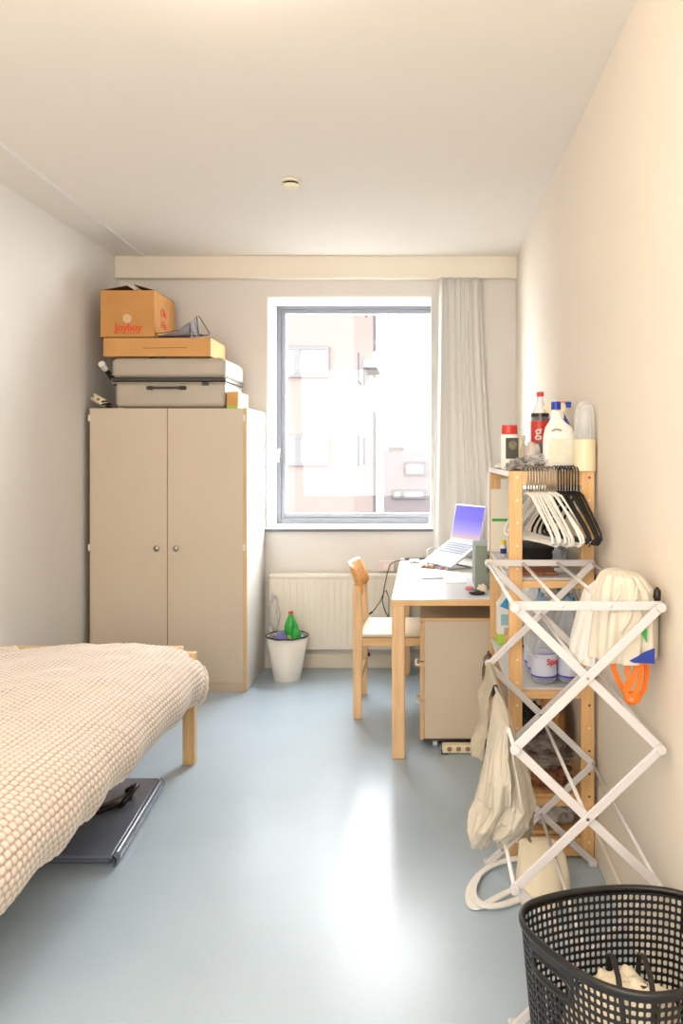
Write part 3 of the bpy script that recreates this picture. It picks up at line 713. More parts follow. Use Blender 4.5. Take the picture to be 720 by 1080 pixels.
for r_ in range(5):
    for c_ in range(13):
        o_ = A+fdir*(.02+c_*.0222)+up_*(.115+r_*.022)+nrm*.0012
        w.add(quad_slab(o_, fdir, up_, .019, .018, nrm, .001).v, [(0, 1, 2, 3)])
w.build('keyboard', M['keys'], t)
quad_slab(A+fdir*.11+up_*.012+nrm*.0008, fdir, up_, .11, .07, nrm, .001).build('trackpad', M['paperg'], t)
su = (Vector((0, 0, 1))*.97+bdir*.20).normalized(); sn = -(fdir.cross(su)).normalized()
if sn.dot(bdir) > 0: sn = -sn
ly = quad_slab(Cp+Vector((0, 0, .002)), fdir, su, Wl, .228, sn, .007).build('lid', M['alu'], t, bevel=.002)
quad_slab(Cp+fdir*.006+su*.012+sn*.0012, fdir, su, Wl-.012, .21, sn, .001).build('screen', M['screen'], ly)
t = thing('laptop_stand', 'folding grey metal stand holding the laptop up', 'laptop stand', (.17, 5.02, dz1))
for f_ in (.05, .27):
    a_ = A+fdir*f_-nrm*.0175; c_ = a_+up_*.235
    w = MB().bar(a_, c_, .018, .006, nrm).bar(Vector((c_.x, c_.y, dz1+.004)), c_, .014, .006, bdir).bar(Vector((a_.x, a_.y, dz1+.004)), Vector((c_.x, c_.y, dz1+.004)), .016, .007, (0, 0, 1)).bar(Vector((a_.x, a_.y, dz1+.004)), a_, .014, .006, bdir)
    w.build('support_arm', M['steel'], t)
w = MB().bar(Vector((*(A+fdir*.05+bdir*.2).xy, dz1+.004)), Vector((*(A+fdir*.27+bdir*.2).xy, dz1+.004)), .016, .007, (0, 0, 1)); w.build('cross_strut', M['dark'], t)
def dpt(px, py, z=dz1):
    y = (H-z)*F/(py-CY); return ((px-CX)*y/F, y)
def flat(name, corners, th_, m_, label, cat, z=dz1):
    w = MB(); w.prism([dpt(*c) for c in corners], z, z+th_, 'z'); o = w.build(name, m_, bevel=.001); tag(o, label, cat); return o
flat('notebook', [(444, 611), (467, 610.5), (464, 602), (446, 602)], .006, M['paperg'], 'closed pale grey notebook on the near part of the desk', 'notebook')
flat('paper_sheet', [(468, 610), (489, 609.5), (484, 602), (466, 602)], .002, M['paper'], 'white sheet of paper right of the grey notebook', 'paper')
flat('writing_pad', [(470, 616), (492, 615.5), (489, 611), (470, 611)], .008, M['paper'], 'small white writing pad nearest the desk front', 'pad')
for k, (a_, b_) in enumerate(((446, 598.5), (451, 599), (455.5, 599))):
    x, y = dpt(a_, b_)
    o = blob((x, y, dz1+.008), (.015, .03, .010), .3, 2, k, 20, 12, flat=dz1).build('cookie_piece', M['soil'], smooth=True)
    tag(o, ['brown cookie piece on the desk, leftmost of three before the laptop', 'brown cookie piece on the desk, middle of three before the laptop', 'brown cookie piece on the desk, rightmost of three before the laptop'][k], 'cookie', 'cookie pieces on the desk')
x, y = dpt(465.5, 600.5); o = blob((x, y, dz1+.007), (.011, .012, .008), .1, 2, 4, 16, 10, flat=dz1).build('pink_eraser', mat('pink_rubber', (238, 120, 150), .6), smooth=True); tag(o, 'tiny pink eraser at the front corner of the laptop', 'eraser')
x, y = dpt(495, 622); o = blob((x, y, dz1+.008), (.024, .03, .01), .1, 2, 5, 20, 10, flat=dz1).build('red_pouch', mat('dusty_red', (206, 120, 116), .7), smooth=True); tag(o, 'small dusty red pouch left of the sage box', 'pouch')
x, y = dpt(503, 627); 
t = thing('computer_mouse', 'flat black computer mouse at the desk edge by the shelf', 'mouse', (x, y, dz1))
blob((x, y, dz1+.010), (.042, .032, .014), .02, 1, 6, 28, 14, flat=dz1).build('shell', M['black'], t, smooth=True)
MB().lathe([(.005, .020), (.006, .026), (.002, .027)], (x-.01, y, dz1), 10).build('wheel', M['dark'], t)
t = thing('file_box', 'upright sage grey box on the desk beside the shelf', 'box', (.32, 4.3, dz1))
B(.266, .362, 4.24, 4.50, dz1, .998).build('casing', M['sage'], t, bevel=.004)
w = MB().box(.325, .352, 4.236, 4.24, .86, .95); w.build('front_slot', mat('dark_sage', (92, 106, 96), .5), t)
t = thing('tissue_lump', 'crumpled cream tissue on the desk against the sage box', 'tissue', (.29, 4.15, dz1))
blob((.292, 4.10, dz1+.022), (.022, .03, .024), .35, 2.5, 8, 24, 14, flat=dz1).build('tissue_paper', M['butterc'], t, smooth=True)
x, y = dpt(437, 592.8)
t = thing('wireless_router', 'small white rounded router at the far left of the desk', 'router', (x, y-.02, dz1)); B(x-.035, x+.035, y-.06, y-.01, dz1, dz1+.024).build('shell', M['plast'], t, bevel=.01, seg=3)
B(x-.005, x+.005, y-.061, y-.058, dz1+.008, dz1+.012).build('status_light', M['green'], t)
# black cables
t = thing('power_cable', 'black charging cable looping down off the left desk edge', 'cable', (-.2, 5.3, .77))
def Pc(px, py, y): return tuple(at(px, py, y))
w = MB().tube([(-.02, 5.42, dz1+.004), (-.10, 5.40, dz1+.005), (-.158, 5.36, dz1+.006), Pc(414, 593, 5.34), Pc(411, 596, 5.32), Pc(408, 606, 5.30), Pc(405.5, 618, 5.28), Pc(404.5, 624, 5.27), Pc(403, 634, 5.26), Pc(406, 645, 5.25), Pc(410, 651, 5.25), Pc(414, 654, 5.24)], .0035, 6)
w.tube([Pc(405, 624, 5.27), Pc(407, 622.5, 5.26), Pc(410, 630, 5.25), Pc(410, 651, 5.24)], .003, 6)
w.tube([Pc(405, 624, 5.27), Pc(401, 634, 5.26), Pc(394, 644, 5.25), Pc(389, 647.5, 5.25)], .003, 6)
w.build('cord', M['black'], t, smooth=True)
w = MB().tube([Pc(392.5, 645.5, 5.25), Pc(389, 647.8, 5.25)], .006, 8); w.build('plug', M['black'], t)
w = MB().tube([(-.13, 5.46, dz1+.006), (-.05, 5.455, dz1+.006), (.04, 5.46, dz1+.006), (.10, 5.40, dz1+.006)], .006, 6); w.build('adapter_lead', M['dark'], t, smooth=True)
w = MB().tube([(.02, 5.30, dz1+.004), (.02, 5.34, .85), (.08, 5.36, .88), (.14, 5.32, .80), (.10, 5.2, dz1+.004)], .003, 6, up=(1, 0, 0)); w.build('white_cable', M['plast'], smooth=True); tag(bpy.data.objects['white_cable'], 'thin white cable arching behind the laptop', 'cable')

# ------------------------------------------------------------------ pine shelving unit
ry0, ry1 = 2.97, 3.84; rx0, rx1 = .310, .620; pw, pd = .048, .030; rtop = 1.412
t = shelf = thing('shelving_unit', 'open pine shelving unit with drilled posts against the right wall', 'shelf', (.465, 3.4, 0))
for x_ in (rx0, rx1-pw):
    for y_ in (ry0, ry1-pd):
        po = B(x_, x_+pw, y_, y_+pd, 0, rtop).build('post', M['pine'], t, bevel=.002)
        if y_ == ry0:
            w = MB()
            zz = .06; k = 0
            while zz < 1.39:
                xx = x_+pw*.62; w.cm = 0 if (k*7 % 5 and x_ > .4) else 1
                if not any(abs(zz-q_) < .02 for q_ in (.20, .595, 1.0)):
                    MB().tube([(xx, y_-.0015, zz), (xx, y_+.002, zz)], .0042, 8).build('peg_hole', M['hole'] if w.cm == 0 else M['pin'], po)
                zz += .083; k += 1
for z_ in (1.360, .985, .582, .190, .008):
    hgt = .052 if z_ > 1.3 else (.065 if z_ < .1 else .026)
    for y_ in (ry0+.002, ry1-pd+.002):
        w = B(rx0+pw, rx1-pw, y_, y_+pd-.004, z_, z_+hgt).build('end_bar', M['pinex'], t, bevel=.0015)
for z_ in (1.396, 1.004, .600, .208, .074):
    w = MB(); w.box(rx0+.002, rx1-.002, ry0+pd, ry1-pd, z_, z_+.014)
    if z_ > 1.3: w.box(rx0+pw, rx1-pw, ry0+pd-.0, ry0+pd, z_, z_+.014)
    w.build('shelf_board', M['desk'] if z_ > .5 else M['piney'], t, bevel=.001)
w = MB().bar((rx0+.06, ry1-.10, .58), (rx1-.05, ry1-.10, .10), .045, .018); w.build('diagonal_brace', M['pine'], t, bevel=.002)
B(rx0+.002, rx1-.002, ry1-pd-.013, ry1-pd-.001, 1.02, 1.312).build('end_panel', M['pelmet'], t)
w = MB().box(rx0+.006, rx0+.085, ry1-pd-.0145, ry1-pd-.0125, 1.162, 1.174); w.build('green_strip', M['green'], t)
B(rx0-.006, rx0+.001, ry0+pd, ry1, 1.392, 1.412).build('top_edging', M['white'], t, bevel=.001)
w = MB().box(rx0-.012, rx0-.003, ry1-.01, ry1+.002, 1.02, 1.39); w.build('white_upright', M['white'], t)

zT = 1.4105
# objects on top
def handled(name, label, x, y, z, wd, dp, h, bodym, capm, caph=.02, capr=.018, slope=True):
    t = thing(name, label, 'bottle', (x, y, z))
    w = MB()
    n_ = 28
    def outl(k):       # (half width, height) profile
        return [(.90, 0), (1, .03), (1, .42), (.97, .56), (.80, .70), (.46, .80), (.30, .86), (.27, 1.0)][k]
    pts = []
    for k in range(8):
        hw, hh = outl(k)
        for q_ in range(n_):
            a = 2*PI*q_/n_; ca, sa = math.cos(a), math.sin(a)
            cx_ = math.copysign(abs(ca)**.6, ca)*wd/2*hw; sy_ = math.copysign(abs(sa)**.6, sa)*dp/2*(hw if k < 5 else max(hw, .45))
            off = (-.12*wd*(1-hw)*1.2) if slope else 0
            pts.append((x+cx_+off, y+sy_, z+hh*h))
    fs = [(k*n_+q_, k*n_+(q_+1) % n_, (k+1)*n_+(q_+1) % n_, (k+1)*n_+q_) for k in range(7) for q_ in range(n_)]
    w.add(pts, fs+[tuple(range(n_))[::-1], tuple(7*n_+q_ for q_ in range(n_))])
    w.build('bottle_body', bodym, t, smooth=True)
    ox = -.105*wd if slope else 0
    MB().lathe([(capr, -.004), (capr, caph*.9), (capr*.9, caph), (0, caph)], (x+ox, y, z+h), 20, caps=False).build('cap', capm, t)
    return t, x+ox, y, z+h
# white bottle with blue cap
t, x, y, z = handled('cleaner_bottle', 'large white bottle with blue cap at the front of the shelf top', .512, 3.085, zT, .125, .06, .235, M['plast'], M['blue'], .026, .0185)
B(.468, .56, 3.0535, 3.0546, zT+.03, zT+.12).build('paper_label', mat('cream_label', (228, 224, 206), .5, var=.06, scale=60), t)
w = MB().tube([(.478, 3.056, zT+.150), (.495, 3.052, zT+.158), (.515, 3.056, zT+.152)], .003, 6); w.build('grip_mark', mat('grip_shadow', (150, 144, 130), .6), t)
# trigger spray
t, x, y, z = handled('spray_bottle', 'spray bottle with blue and white trigger head behind the white bottle', .572, 3.42, zT, .085, .06, .215, clearmat('smoky_clear', (170, 168, 160), .55), M['plast'], .03, .016, False)
w = MB(); w.prism([(-.075, .022), (-.06, .008), (-.012, .004), (.012, .004), (.022, .02), (.022, .042), (-.02, .05), (-.06, .046)], y-.012, y+.012, 'y')
o = w.build('spray_head', M['butter'], t, bevel=.005); o.data.transform(Matrix.Translation((x+.0, 0, z+.015)))
w = MB(); w.prism([(.020, .03), (.042, .028), (.044, .052), (.020, .054)], y-.011, y+.011, 'y').prism([(-.004, .004), (.006, .022), (.022, -.01), (.040, -.045), (.034, -.047), (.012, -.018)], y-.006, y+.006, 'y')
o = w.build('trigger', M['blue'], t, bevel=.002); o.data.transform(Matrix.Translation((x+.0, 0, z+.015)))
w = MB().box(x-.01, x+.02, y-.0125, y+.0125, z+.065, z+.069); w.build('orange_insert', M['orange'], t)
# cola
t = pet(.527, 3.70, zT, .044, .345, 'cola_bottle', 'cola bottle with red cap and red label on the shelf top', M['clear'], M['red'], M['red'], (.34, .62), liquid=.72)
text('label_lettering', 'g', .07, Matrix.Translation((.512, 3.70-.0475, zT+.165)) @ FACE, M['plast'], t, bold=.001)
# bleach like bottle
t = thing('drain_cleaner', 'white bottle with broad red cap and black label at the shelf end', 'bottle', (.352, 3.36, zT))
w = MB().lathe([(.0, 0), (.034, 0), (.036, .006), (.036, .135), (.030, .15)], (.352, 3.36, zT), 28, sx=1, sy=.7, caps=False); w.build('bottle_body', M['plast'], t, smooth=True)
MB().lathe([(.031, .145), (.033, .15), (.031, .183), (0, .185)], (.352, 3.36, zT), 28, sx=1, sy=.75, caps=False).build('cap', M['red'], t)
MB().box(.334, .386, 3.3325, 3.336, zT+.045, zT+.13).build('paper_label', M['dark'], t)
w = MB(); w.lathe([(.018, 0), (.018, .001)], (0, 0, 0), 20); o = w.build('label_picture', mat('olive_picture', (120, 112, 84), .6, var=.4, scale=120), t); o.data.transform(Matrix.Translation((.362, 3.332, zT+.10)) @ FACE)
# pale yellow squeeze bottle + clear packet
t, *_ = handled('squeeze_bottle', 'pale yellow squeeze bottle between red-capped bottle and cola', .425, 3.50, zT, .05, .035, .125, M['butter'], M['butter'], .02, .010, False)
o = blob((.455, 3.44, zT+.05), (.033, .03, .06), .3, 2.5, 21, flat=zT).build('tissue_packet', mat('white_red_packet', (232, 222, 212), .4, var=.12, scale=40, bump=.4), smooth=True); tag(o, 'crinkled white packet beside the cola bottle', 'packet')
o = blob((.395, 3.13, zT+.018), (.066, .075, .026), .45, 3.2, 31, 60, 30, flat=zT).build('plastic_packaging', M['blkwht'], smooth=True); tag(o, 'crumpled black and white packaging on the shelf top front', 'packaging')
o = blob((.44, 3.10, zT+.040), (.045, .045, .02), .4, 3, 34, 50, 24, flat=zT).build('clear_packaging', M['film'], smooth=True); tag(o, 'crinkled clear packaging before the white bottle', 'packaging')
o = blob((.338, 3.55, zT+.012), (.032, .05, .014), .15, 2, 37, 30, 14, flat=zT).build('soap_bar', M['plast'], smooth=True); tag(o, 'small white soap bar at the left end of the shelf top', 'soap')
o = blob((.585, 3.30, zT+.075), (.040, .05, .085), .25, 2.5, 41, 50, 30, flat=zT).build('clear_pouch', M['film'], smooth=True); tag(o, 'clear crinkled pouch with red mark behind the white bottle', 'pouch')
B(.575, .598, 3.235, 3.237, zT+.125, zT+.137).build('red_mark', M['red'], o)
# tub with clear dome
t = thing('lidded_tub', 'cream tub with tall clear dome at the wall end of the shelf top', 'tub', (.590, 2.995, zT))
MB().lathe([(0, 0), (.038, 0), (.0405, .004), (.0405, .115), (.038, .117), (0, .117)], (.590, 2.995, zT), 32, caps=False).build('tub_body', M['butter'], t, smooth=False)
MB().lathe([(.036, .117), (.038, .13), (.038, .20), (.033, .235), (.018, .255), (0, .26)], (.590, 2.995, zT), 32, caps=False).build('dome', M['film'], t, smooth=True)
w = MB().lathe([(.026, .118), (.024, .22), (.012, .235)], (.590, 2.995, zT), 20); w.build('inner_cup', M['clear'], t, smooth=True)

# hangers
def make_hanger(m_, nm, label, grp):
    t = thing(nm, label, 'hanger', (0, 0, 0), grp)
    hk = [(-.004+.0, -.0, -.06), (-.0, 0, -.03), (0, 0, 0)]
    arc = [(0, .024-.024*math.cos(a), .0+.024*math.sin(a)) for a in [i*PI*1.05/10 for i in range(11)]]
    MB().tube([(0, 0, -.072), (0, 0, -.03)]+arc, .0028, 6, up=(1, 0, 0)).build('hook', M['steel'] if nm.startswith('white') else m_, t, smooth=True)
    z0 = -.07
    pts = [(0, 0, z0), (0, -.04, z0-.012), (0, -.17, z0-.115), (0, -.198, z0-.142), (0, -.205, z0-.160), (0, -.19, z0-.168), (0, 0, z0-.168), (0, .19, z0-.168), (0, .205, z0-.160), (0, .198, z0-.142), (0, .17, z0-.115), (0, .04, z0-.012)]
    MB().tube(pts, .0048, 8, closed=True, up=(1, 0, 0)).build('body', m_, t, smooth=True)
    return t
hk_y, hk_z = ry0-.0085, 1.4035
hw = make_hanger(M['plast'], 'white_hanger', '', None); hb = make_hanger(M['black'], 'black_hanger', '', None)
NW, NBk = 11, 8
for k in range(NW):
    o = hw if k == 0 else copy_tree(hw)
    o.location = (.374+k*.0102, hk_y, hk_z); o.rotation_euler = (R.uniform(-.05, .05), 0, math.radians(13+k*.9+R.uniform(-2, 6)))
    tag(o, 'white plastic clothes hanger hooked on the left of the shelf rail', 'hanger', 'white hangers on the shelf rail')
for k in range(NBk):
    o = hb if k == 0 else copy_tree(hb)
    o.location = (.4865+k*.0105, hk_y, hk_z+.003); o.rotation_euler = (R.uniform(-.04, .04), 0, math.radians(20-k*1.5+R.uniform(-3, 3)))
    tag(o, 'black plastic clothes hanger hooked on the right of the shelf rail', 'hanger', 'black hangers on the shelf rail')

# second shelf items (board top z=1.018)
z2 = 1.0185
o = B(.375, .545, 3.30, 3.62, z2, z2+.075).build('black_case', M['blackcl'], bevel=.02, smooth=True); tag(o, 'flat black case lying on the shelf under the hangers', 'case')
B(.37, .50, 3.06, 3.24, z2, z2+.012).build('folded_brochure', mat('brown_print', (150, 92, 60), .6, var=.5, scale=50), bevel=.001); tag(bpy.data.objects['folded_brochure'], 'brown printed packet lying on the shelf board', 'packet')
o = MB().tube([(.50, 3.10, z2+.012), (.545, 3.12, z2+.012)], .011, 12).build('white_tube', M['plast']); tag(o, 'short white tube beside the brown printed packet', 'tube')
o = blob((.545, 3.26, z2+.04), (.03, .05, .045), .3, 2, 51, flat=z2).build('grey_pouch', mat('blue_grey_pouch', (168, 174, 184), .6, bump=.3), smooth=True); tag(o, 'small blue grey pouch on the shelf near the right post', 'pouch')
t = thing('glue_bottle', 'little white bottle with yellow cap at the far shelf end', 'bottle', (.345, 3.62, z2))
MB().lathe([(0, 0), (.013, 0), (.013, .05), (.009, .056)], (.352, 3.62, z2), 20, caps=False).build('bottle_body', M['plast'], t, smooth=True)
MB().lathe([(.0135, .015), (.0135, .038)], (.352, 3.62, z2), 20, caps=False).build('label_band', M['blueink'], t)
MB().lathe([(.011, .055), (.011, .073), (0, .074)], (.352, 3.62, z2), 20, caps=False).build('cap', M['yellow'], t)
o = blob((.34, 3.25, z2+.018), (.022, .04, .02), .3, 2, 55, flat=z2).build('crumpled_wrap', M['toteW'], smooth=True); tag(o, 'crumpled white wrap at the left end of the second shelf', 'wrap')
# black bag behind, hanging by wall
o = blob((.626, 3.10, .98), (.020, .07, .155), .35, 2.2, 61, 50, 40).build('black_bag', M['blackcl'], smooth=True); tag(o, 'black cloth bag wedged between shelf post and right wall', 'bag')
for v in o.data.vertices:
    v.co.x = min(max(v.co.x, .621), .633)

# third shelf (top z=.614)
z3 = .6145
t = None
wb_rows = [(x_, y_) for y_ in (3.075, 3.18, 3.285) for x_ in (.452, .552)]
pk = []
first = None
for k, (x_, y_) in enumerate(wb_rows):
    rp = ['front row', 'middle row', 'back row'][k//2]; sd = ['left', 'wall'][k % 2]
    b_ = pet(x_, y_, z3, .048, .318, 'water_bottle', 'large clear water bottle, %s on the %s side of the pack' % (rp, sd), M['clearb'], M['blueT'], M['wlabel'], (.10, .36), bands=[(.085, .105), (.355, .375)], grp='water bottles on the middle shelf')
text('label_lettering', 'Spa', .032, Matrix.Translation((.475, 3.0245, z3+.088)) @ Matrix.Rotation(.35, 4, 'Z') @ FACE, M['red'], [o for o in bpy.data.objects if o.name.startswith('water_bottle')][0], bold=.0006)
def wrapfn(u, v):
    a = 2*PI*u
    ca, sa = math.cos(a), math.sin(a)
    k = 1+.05*fbm(ca*4, sa*4, v*5)
    s_ = 1-.28*max(0, v-.55)/.45
    return (.500+math.copysign(abs(ca)**.45, ca)*.104*k*s_, 3.18+math.copysign(abs(sa)**.45, sa)*.162*k*s_, z3+.10+v*.245+.01*fbm(ca*3, sa*3, 2))
w = MB().grid(wrapfn, 90, 30, closeu=True); o = w.build('shrink_wrap', M['film'], smooth=True, fix=False); tag(o, 'crinkled clear shrink wrap around the water bottle pack', 'plastic wrap')
for v in o.data.vertices: v.co.x = min(v.co.x, .618); v.co.y = max(v.co.y, 3.008)
# carton
t = thing('milk_carton', 'white and blue drink carton standing at the far shelf end', 'carton', (.372, 3.74, z3))
cx0, cx1, cya, cyb = .332, .405, 3.69, 3.765
w = MB(); w.box(cx0, cx1, cya, cyb, z3+.045, z3+.175); w.cm = 1; w.box(cx0, cx1, cya, cyb, z3, z3+.045)
w.build('carton_body', [M['plast'], M['lime']], t)
w = MB(); w.prism([(cx0, z3+.175), (cx1, z3+.175), ((cx0+cx1)/2+.004, z3+.222), ((cx0+cx1)/2+.004, z3+.240), ((cx0+cx1)/2-.004, z3+.240), ((cx0+cx1)/2-.004, z3+.222)], cya, cyb, 'y'); w.build('gable_top', M['plast'], t)
w = MB(); w.prism([(cx0+.01, z3+.172), (cx1-.008, z3+.15), (cx1-.004, z3+.175), ((cx0+cx1)/2+.004, z3+.21)], cya-.0015, cya, 'y'); w.build('blue_swoosh', M['cyan'], t)
w = MB().box(cx0+.016, cx1-.016, cya-.001, cya, z3+.085, z3+.135); w.build('printed_panel', mat('pale_teal_print', (150, 196, 204), .5, var=.2, scale=90), t)
w = MB().box(cx0+.03, cx1-.01, cya-.001, cya, z3+.003, z3+.075); w.build('glass_picture', mat('tan_print', (206, 176, 130), .5, var=.2, scale=60), t)
o = blob((.50, 3.60, z3+.06), (.07, .08, .075), .35, 2.4, 71, 50, 30, flat=z3).build('black_pouch', M['blackcl'], smooth=True); tag(o, 'black cloth pouch behind the wrapped water bottles', 'pouch')

# fourth shelf (top .222): clothes
z4 = .2225
for (c_, r_, m_, lb, sd, nm) in (
    ((.46, 3.14, .262), (.092, .12, .042), 'brown', 'brown folded cloth at the bottom of the clothes pile', 1, 'folded_cloth'),
    ((.465, 3.15, .325), (.095, .12, .035), 'camo', 'lower mottled grey garment in the clothes pile', 2, 'folded_garment'),
    ((.45, 3.14, .378), (.088, .11, .036), 'camo', 'upper mottled grey garment on the clothes pile', 6, 'folded_garment'),
    ((.41, 3.16, .45), (.05, .10, .055), 'blackcl', 'black scarf bundled on top of the clothes pile', 9, 'black_scarf')):
    o = blob(c_, r_, .22, 3.0, sd*11, 70, 36, flat=z4).build(nm, M[m_], smooth=True); tag(o, lb, 'clothes')
o = blob((.565, 3.55, .33), (.04, .16, .11), .1, 2, 77, flat=z4).build('cardboard_piece', M['card'], smooth=False); tag(o, 'slanting cardboard piece behind the clothes pile', 'cardboard')
# bottom shelf: grey bag (board top .088)
o = blob((.47, 3.12, .143), (.105, .11, .056), .25, 2.6, 81, 70, 40, flat=.0885).build('grey_carrier_bag', M['greybag'], smooth=True); tag(o, 'crumpled grey plastic carrier bag on the lowest shelf', 'plastic bag')
for v in o.data.vertices: v.co.z = min(v.co.z, .204)
# dark patterned pouch hanging left of shelf (by pedestal)
o = blob((.285, 3.62, .50), (.024, .05, .088), .2, 2.6, 91, 40, 30).build('patterned_pouch', mat('leopard_cloth', (112, 92, 74), .8, var=.9, scale=34), smooth=True); tag(o, 'dark patterned pouch hanging on the left side of the shelf unit', 'pouch')
for v in o.data.vertices: v.co.x = min(v.co.x, .3095)

# ------------------------------------------------------------------ drying rack
dn, df = 2.09, 2.925
lx, rx_ = .231, .603
ZL = [1.082, .720, .364, .012]
t = rack = thing('drying_rack', 'white folding tower drying rack between the shelf and the basket', 'drying rack', (.42, 2.5, 0))
bw, bt = .023, .009
for (yy, sgn) in ((dn, 1), (df, -1)):
    for i in range(3):
        MB().bar((lx, yy, ZL[i]), (rx_, yy, ZL[i+1]), bw, bt).build('cross_bar', M['rackw'], t, bevel=.002)
        MB().bar((rx_, yy-.0095, ZL[i]), (lx, yy-.0095, ZL[i+1]), bw, bt).build('cross_bar', M['rackw'], t, bevel=.002)
        w = MB()
        xc, zc = (lx+rx_)/2, (ZL[i]+ZL[i+1])/2
        w.tube([(xc, yy-.0155, zc), (xc, yy+.006, zc)], .004, 10)
        w.build('rivet', M['steel'], t)
    MB().bar((lx-.008, yy+.0095, ZL[0]), (rx_+.008, yy+.0095, ZL[0]), bw, bt).build('top_bar', M['rackw'], t, bevel=.002)
for i in range(3):
    for x_ in (lx, rx_):
        MB().tube([(x_, dn-.012, ZL[i]), (x_, df+.012, ZL[i])], .0055, 10).build('rod', M['rodw'], t, smooth=True)
        for yy in (dn-.016, df+.012):
            MB().tube([(x_, yy-.006, ZL[i]), (x_, yy+.010, ZL[i])], .0125, 14).build('joint_cap', M['rackw'], t, bevel=.002)
    MB().tube([((lx+rx_)/2, dn-.012, (ZL[i]+ZL[i+1])/2), ((lx+rx_)/2, df, (ZL[i]+ZL[i+1])/2)], .0055, 10).build('rod', M['rodw'], t, smooth=True)
for f_ in (1/3, 2/3):
    x_ = lx+f_*(rx_-lx)
    MB().tube([(x_, dn+.004, ZL[0]), (x_, df, ZL[0])], .0055, 10).build('rod', M['rodw'], t, smooth=True)
for yy in (dn, df):
    for x_ in (lx, rx_):
        B(x_-.016, x_+.016, yy-.018, yy+.010, 0, .022).build('foot', M['rackw'], t, bevel=.004)

# garments draped over left middle rod ------------------------------------
def drape(name, label, y0, y1, x, z, lenL, lenR, m_, seed, spreadL=.08, spreadR=.05, cat='garment', nf=4, amp=.016, taper=.15):
    def fn(u, v):
        y = y0+(y1-y0)*v
        s_ = (u-.42)
        r_ = .0085
        if s_ < 0:
            q_ = -s_/.42; Lh = lenL*(1+.10*fbm(v*2.2, seed, 0)-.12*abs(v-.5)); side = -1; sp = spreadL
        else:
            q_ = s_/.58; Lh = lenR*(1+.12*fbm(v*2.2, seed+5, 0)-.12*abs(v-.45)); side = 1; sp = spreadR
        d = q_*Lh
        b_ = min(1, d/.03)
        ripple = amp*math.sin(2*PI*nf*v+seed+side*1.1+q_*1.8*fbm(v*2, seed, q_))*min(1, d/.12)+.02*fbm(v*3+seed, q_*3, side)*min(1, d/.1)
        xx = x+side*(r_*math.sin(min(PI/2, d/r_*1.0 if d < r_*1.57 else PI/2))+sp*(q_**.8)*b_*(.75+.25*math.sin(v*5+seed)))+ripple
        zz = z+r_*(math.cos(min(PI/2, d/r_))) - max(0, d-r_*1.57)
        yy = y+(v-.5)*-taper*q_*(y1-y0)+.02*fbm(q_*3, v*3, seed)*q_+.012*math.sin(2*PI*nf*v*1.0+seed+1)*min(1, q_*3)
        return (xx, yy, zz)
    o = MB().grid(fn, 90, 90).build(name, m_, smooth=True, solid=.003, fix=False); tag(o, label, cat); return o
zr = ZL[1]+.0062
# cotton bag bundle on the top right rod ------------------------------------
def bundle(c, prof, seed, nf, amp, n_=96, nv_=48):
    def fn(u, v):
        a = 2*PI*u
        k = v*(len(prof)-1); i = min(int(k), len(prof)-2); f_ = k-i; f_ = f_*f_*(3-2*f_)
        p0, p1 = prof[i], prof[i+1]
        z, rx0_, ry0_, ox, oy = [p0[q_]*(1-f_)+p1[q_]*f_ for q_ in range(5)]
        w_ = 1+amp*math.sin(nf*a+seed+1.5*v)*min(1, v*3)+amp*.8*math.sin(nf*1.7*a+seed*2-2*v)+.25*amp*fbm(math.cos(a)*3, math.sin(a)*3, v*4+seed)
        return (c[0]+ox+rx0_*w_*math.cos(a), c[1]+oy+ry0_*w_*math.sin(a), z)
    mb = MB().grid(fn, n_, nv_, closeu=True)
    mb.add([fn(q_/n_, 0) for q_ in range(n_)], [tuple(range(n_))]); mb.add([fn(q_/n_, 1) for q_ in range(n_)], [tuple(range(n_))])
    return mb
drape('grey_towel', 'grey-edged beige towel on the far end of the left middle rod', 2.62, 2.885, lx, ZL[1]+.0062, .30, .22, mat('towel_beige', (178, 168, 148), .95, var=.06, bump=.4, bscale=120), 6.4, .045, .035, nf=2, amp=.008)
def garment(name, label, c, prof, m_, seed, nf, amp, cat='garment', lim=None):
    mb = MB()
    n_, nv_ = 160, 80
    def fn(u, v):
        a = 2*PI*u
        k = v*(len(prof)-1); i = min(int(k), len(prof)-2); f_ = k-i; f_ = f_*f_*(3-2*f_)
        z, r0_, r1_, ox, oy = [prof[i][q_]*(1-f_)+prof[i+1][q_]*f_ for q_ in range(5)]
        ca, sa = math.cos(a), math.sin(a)
        g1 = abs(fbm(ca*1.6+seed, sa*1.6, v*1.5))*2.2-.5
        w_ = 1+amp*math.sin(nf*a+seed+2.2*v+1.5*g1)*min(1, v*2.5)+amp*1.4*g1*min(1, v*2)-.9*amp*abs(math.sin(nf*.5*a+3*v+seed))*min(1, v*3)
        zz = z+.03*fbm(ca*2, sa*2, seed)*v*v-.02*v*math.sin(2*a+seed)
        return (c[0]+ox+r0_*w_*ca+.010*fbm(sa*5, v*6, seed)*v, c[1]+oy+r1_*w_*sa, zz)
    mb.grid(fn, n_, nv_, closeu=True)
    mb.add([fn(q_/n_, 0) for q_ in range(n_)], [tuple(range(n_))])
    def fn2(u, v):
        p = Vector(fn(u, 1)); q = Vector((c[0]+prof[-1][3], c[1]+prof[-1][4], prof[-1][0]+.05)); return p.lerp(q, v)
    mb.grid(fn2, n_, 6, closeu=True)
    o = mb.build(name, m_, smooth=True); tag(o, label, cat); return o
garment('olive_trousers', 'olive trouser leg hanging out below the beige shirt', (.292, 2.47), [(.52, .03, .06, 0, 0), (.45, .032, .055, 0, 0), (.38, .034, .05, 0, 0), (.335, .03, .045, .0, 0)], M['linen2'], 2.0, 5, .09)
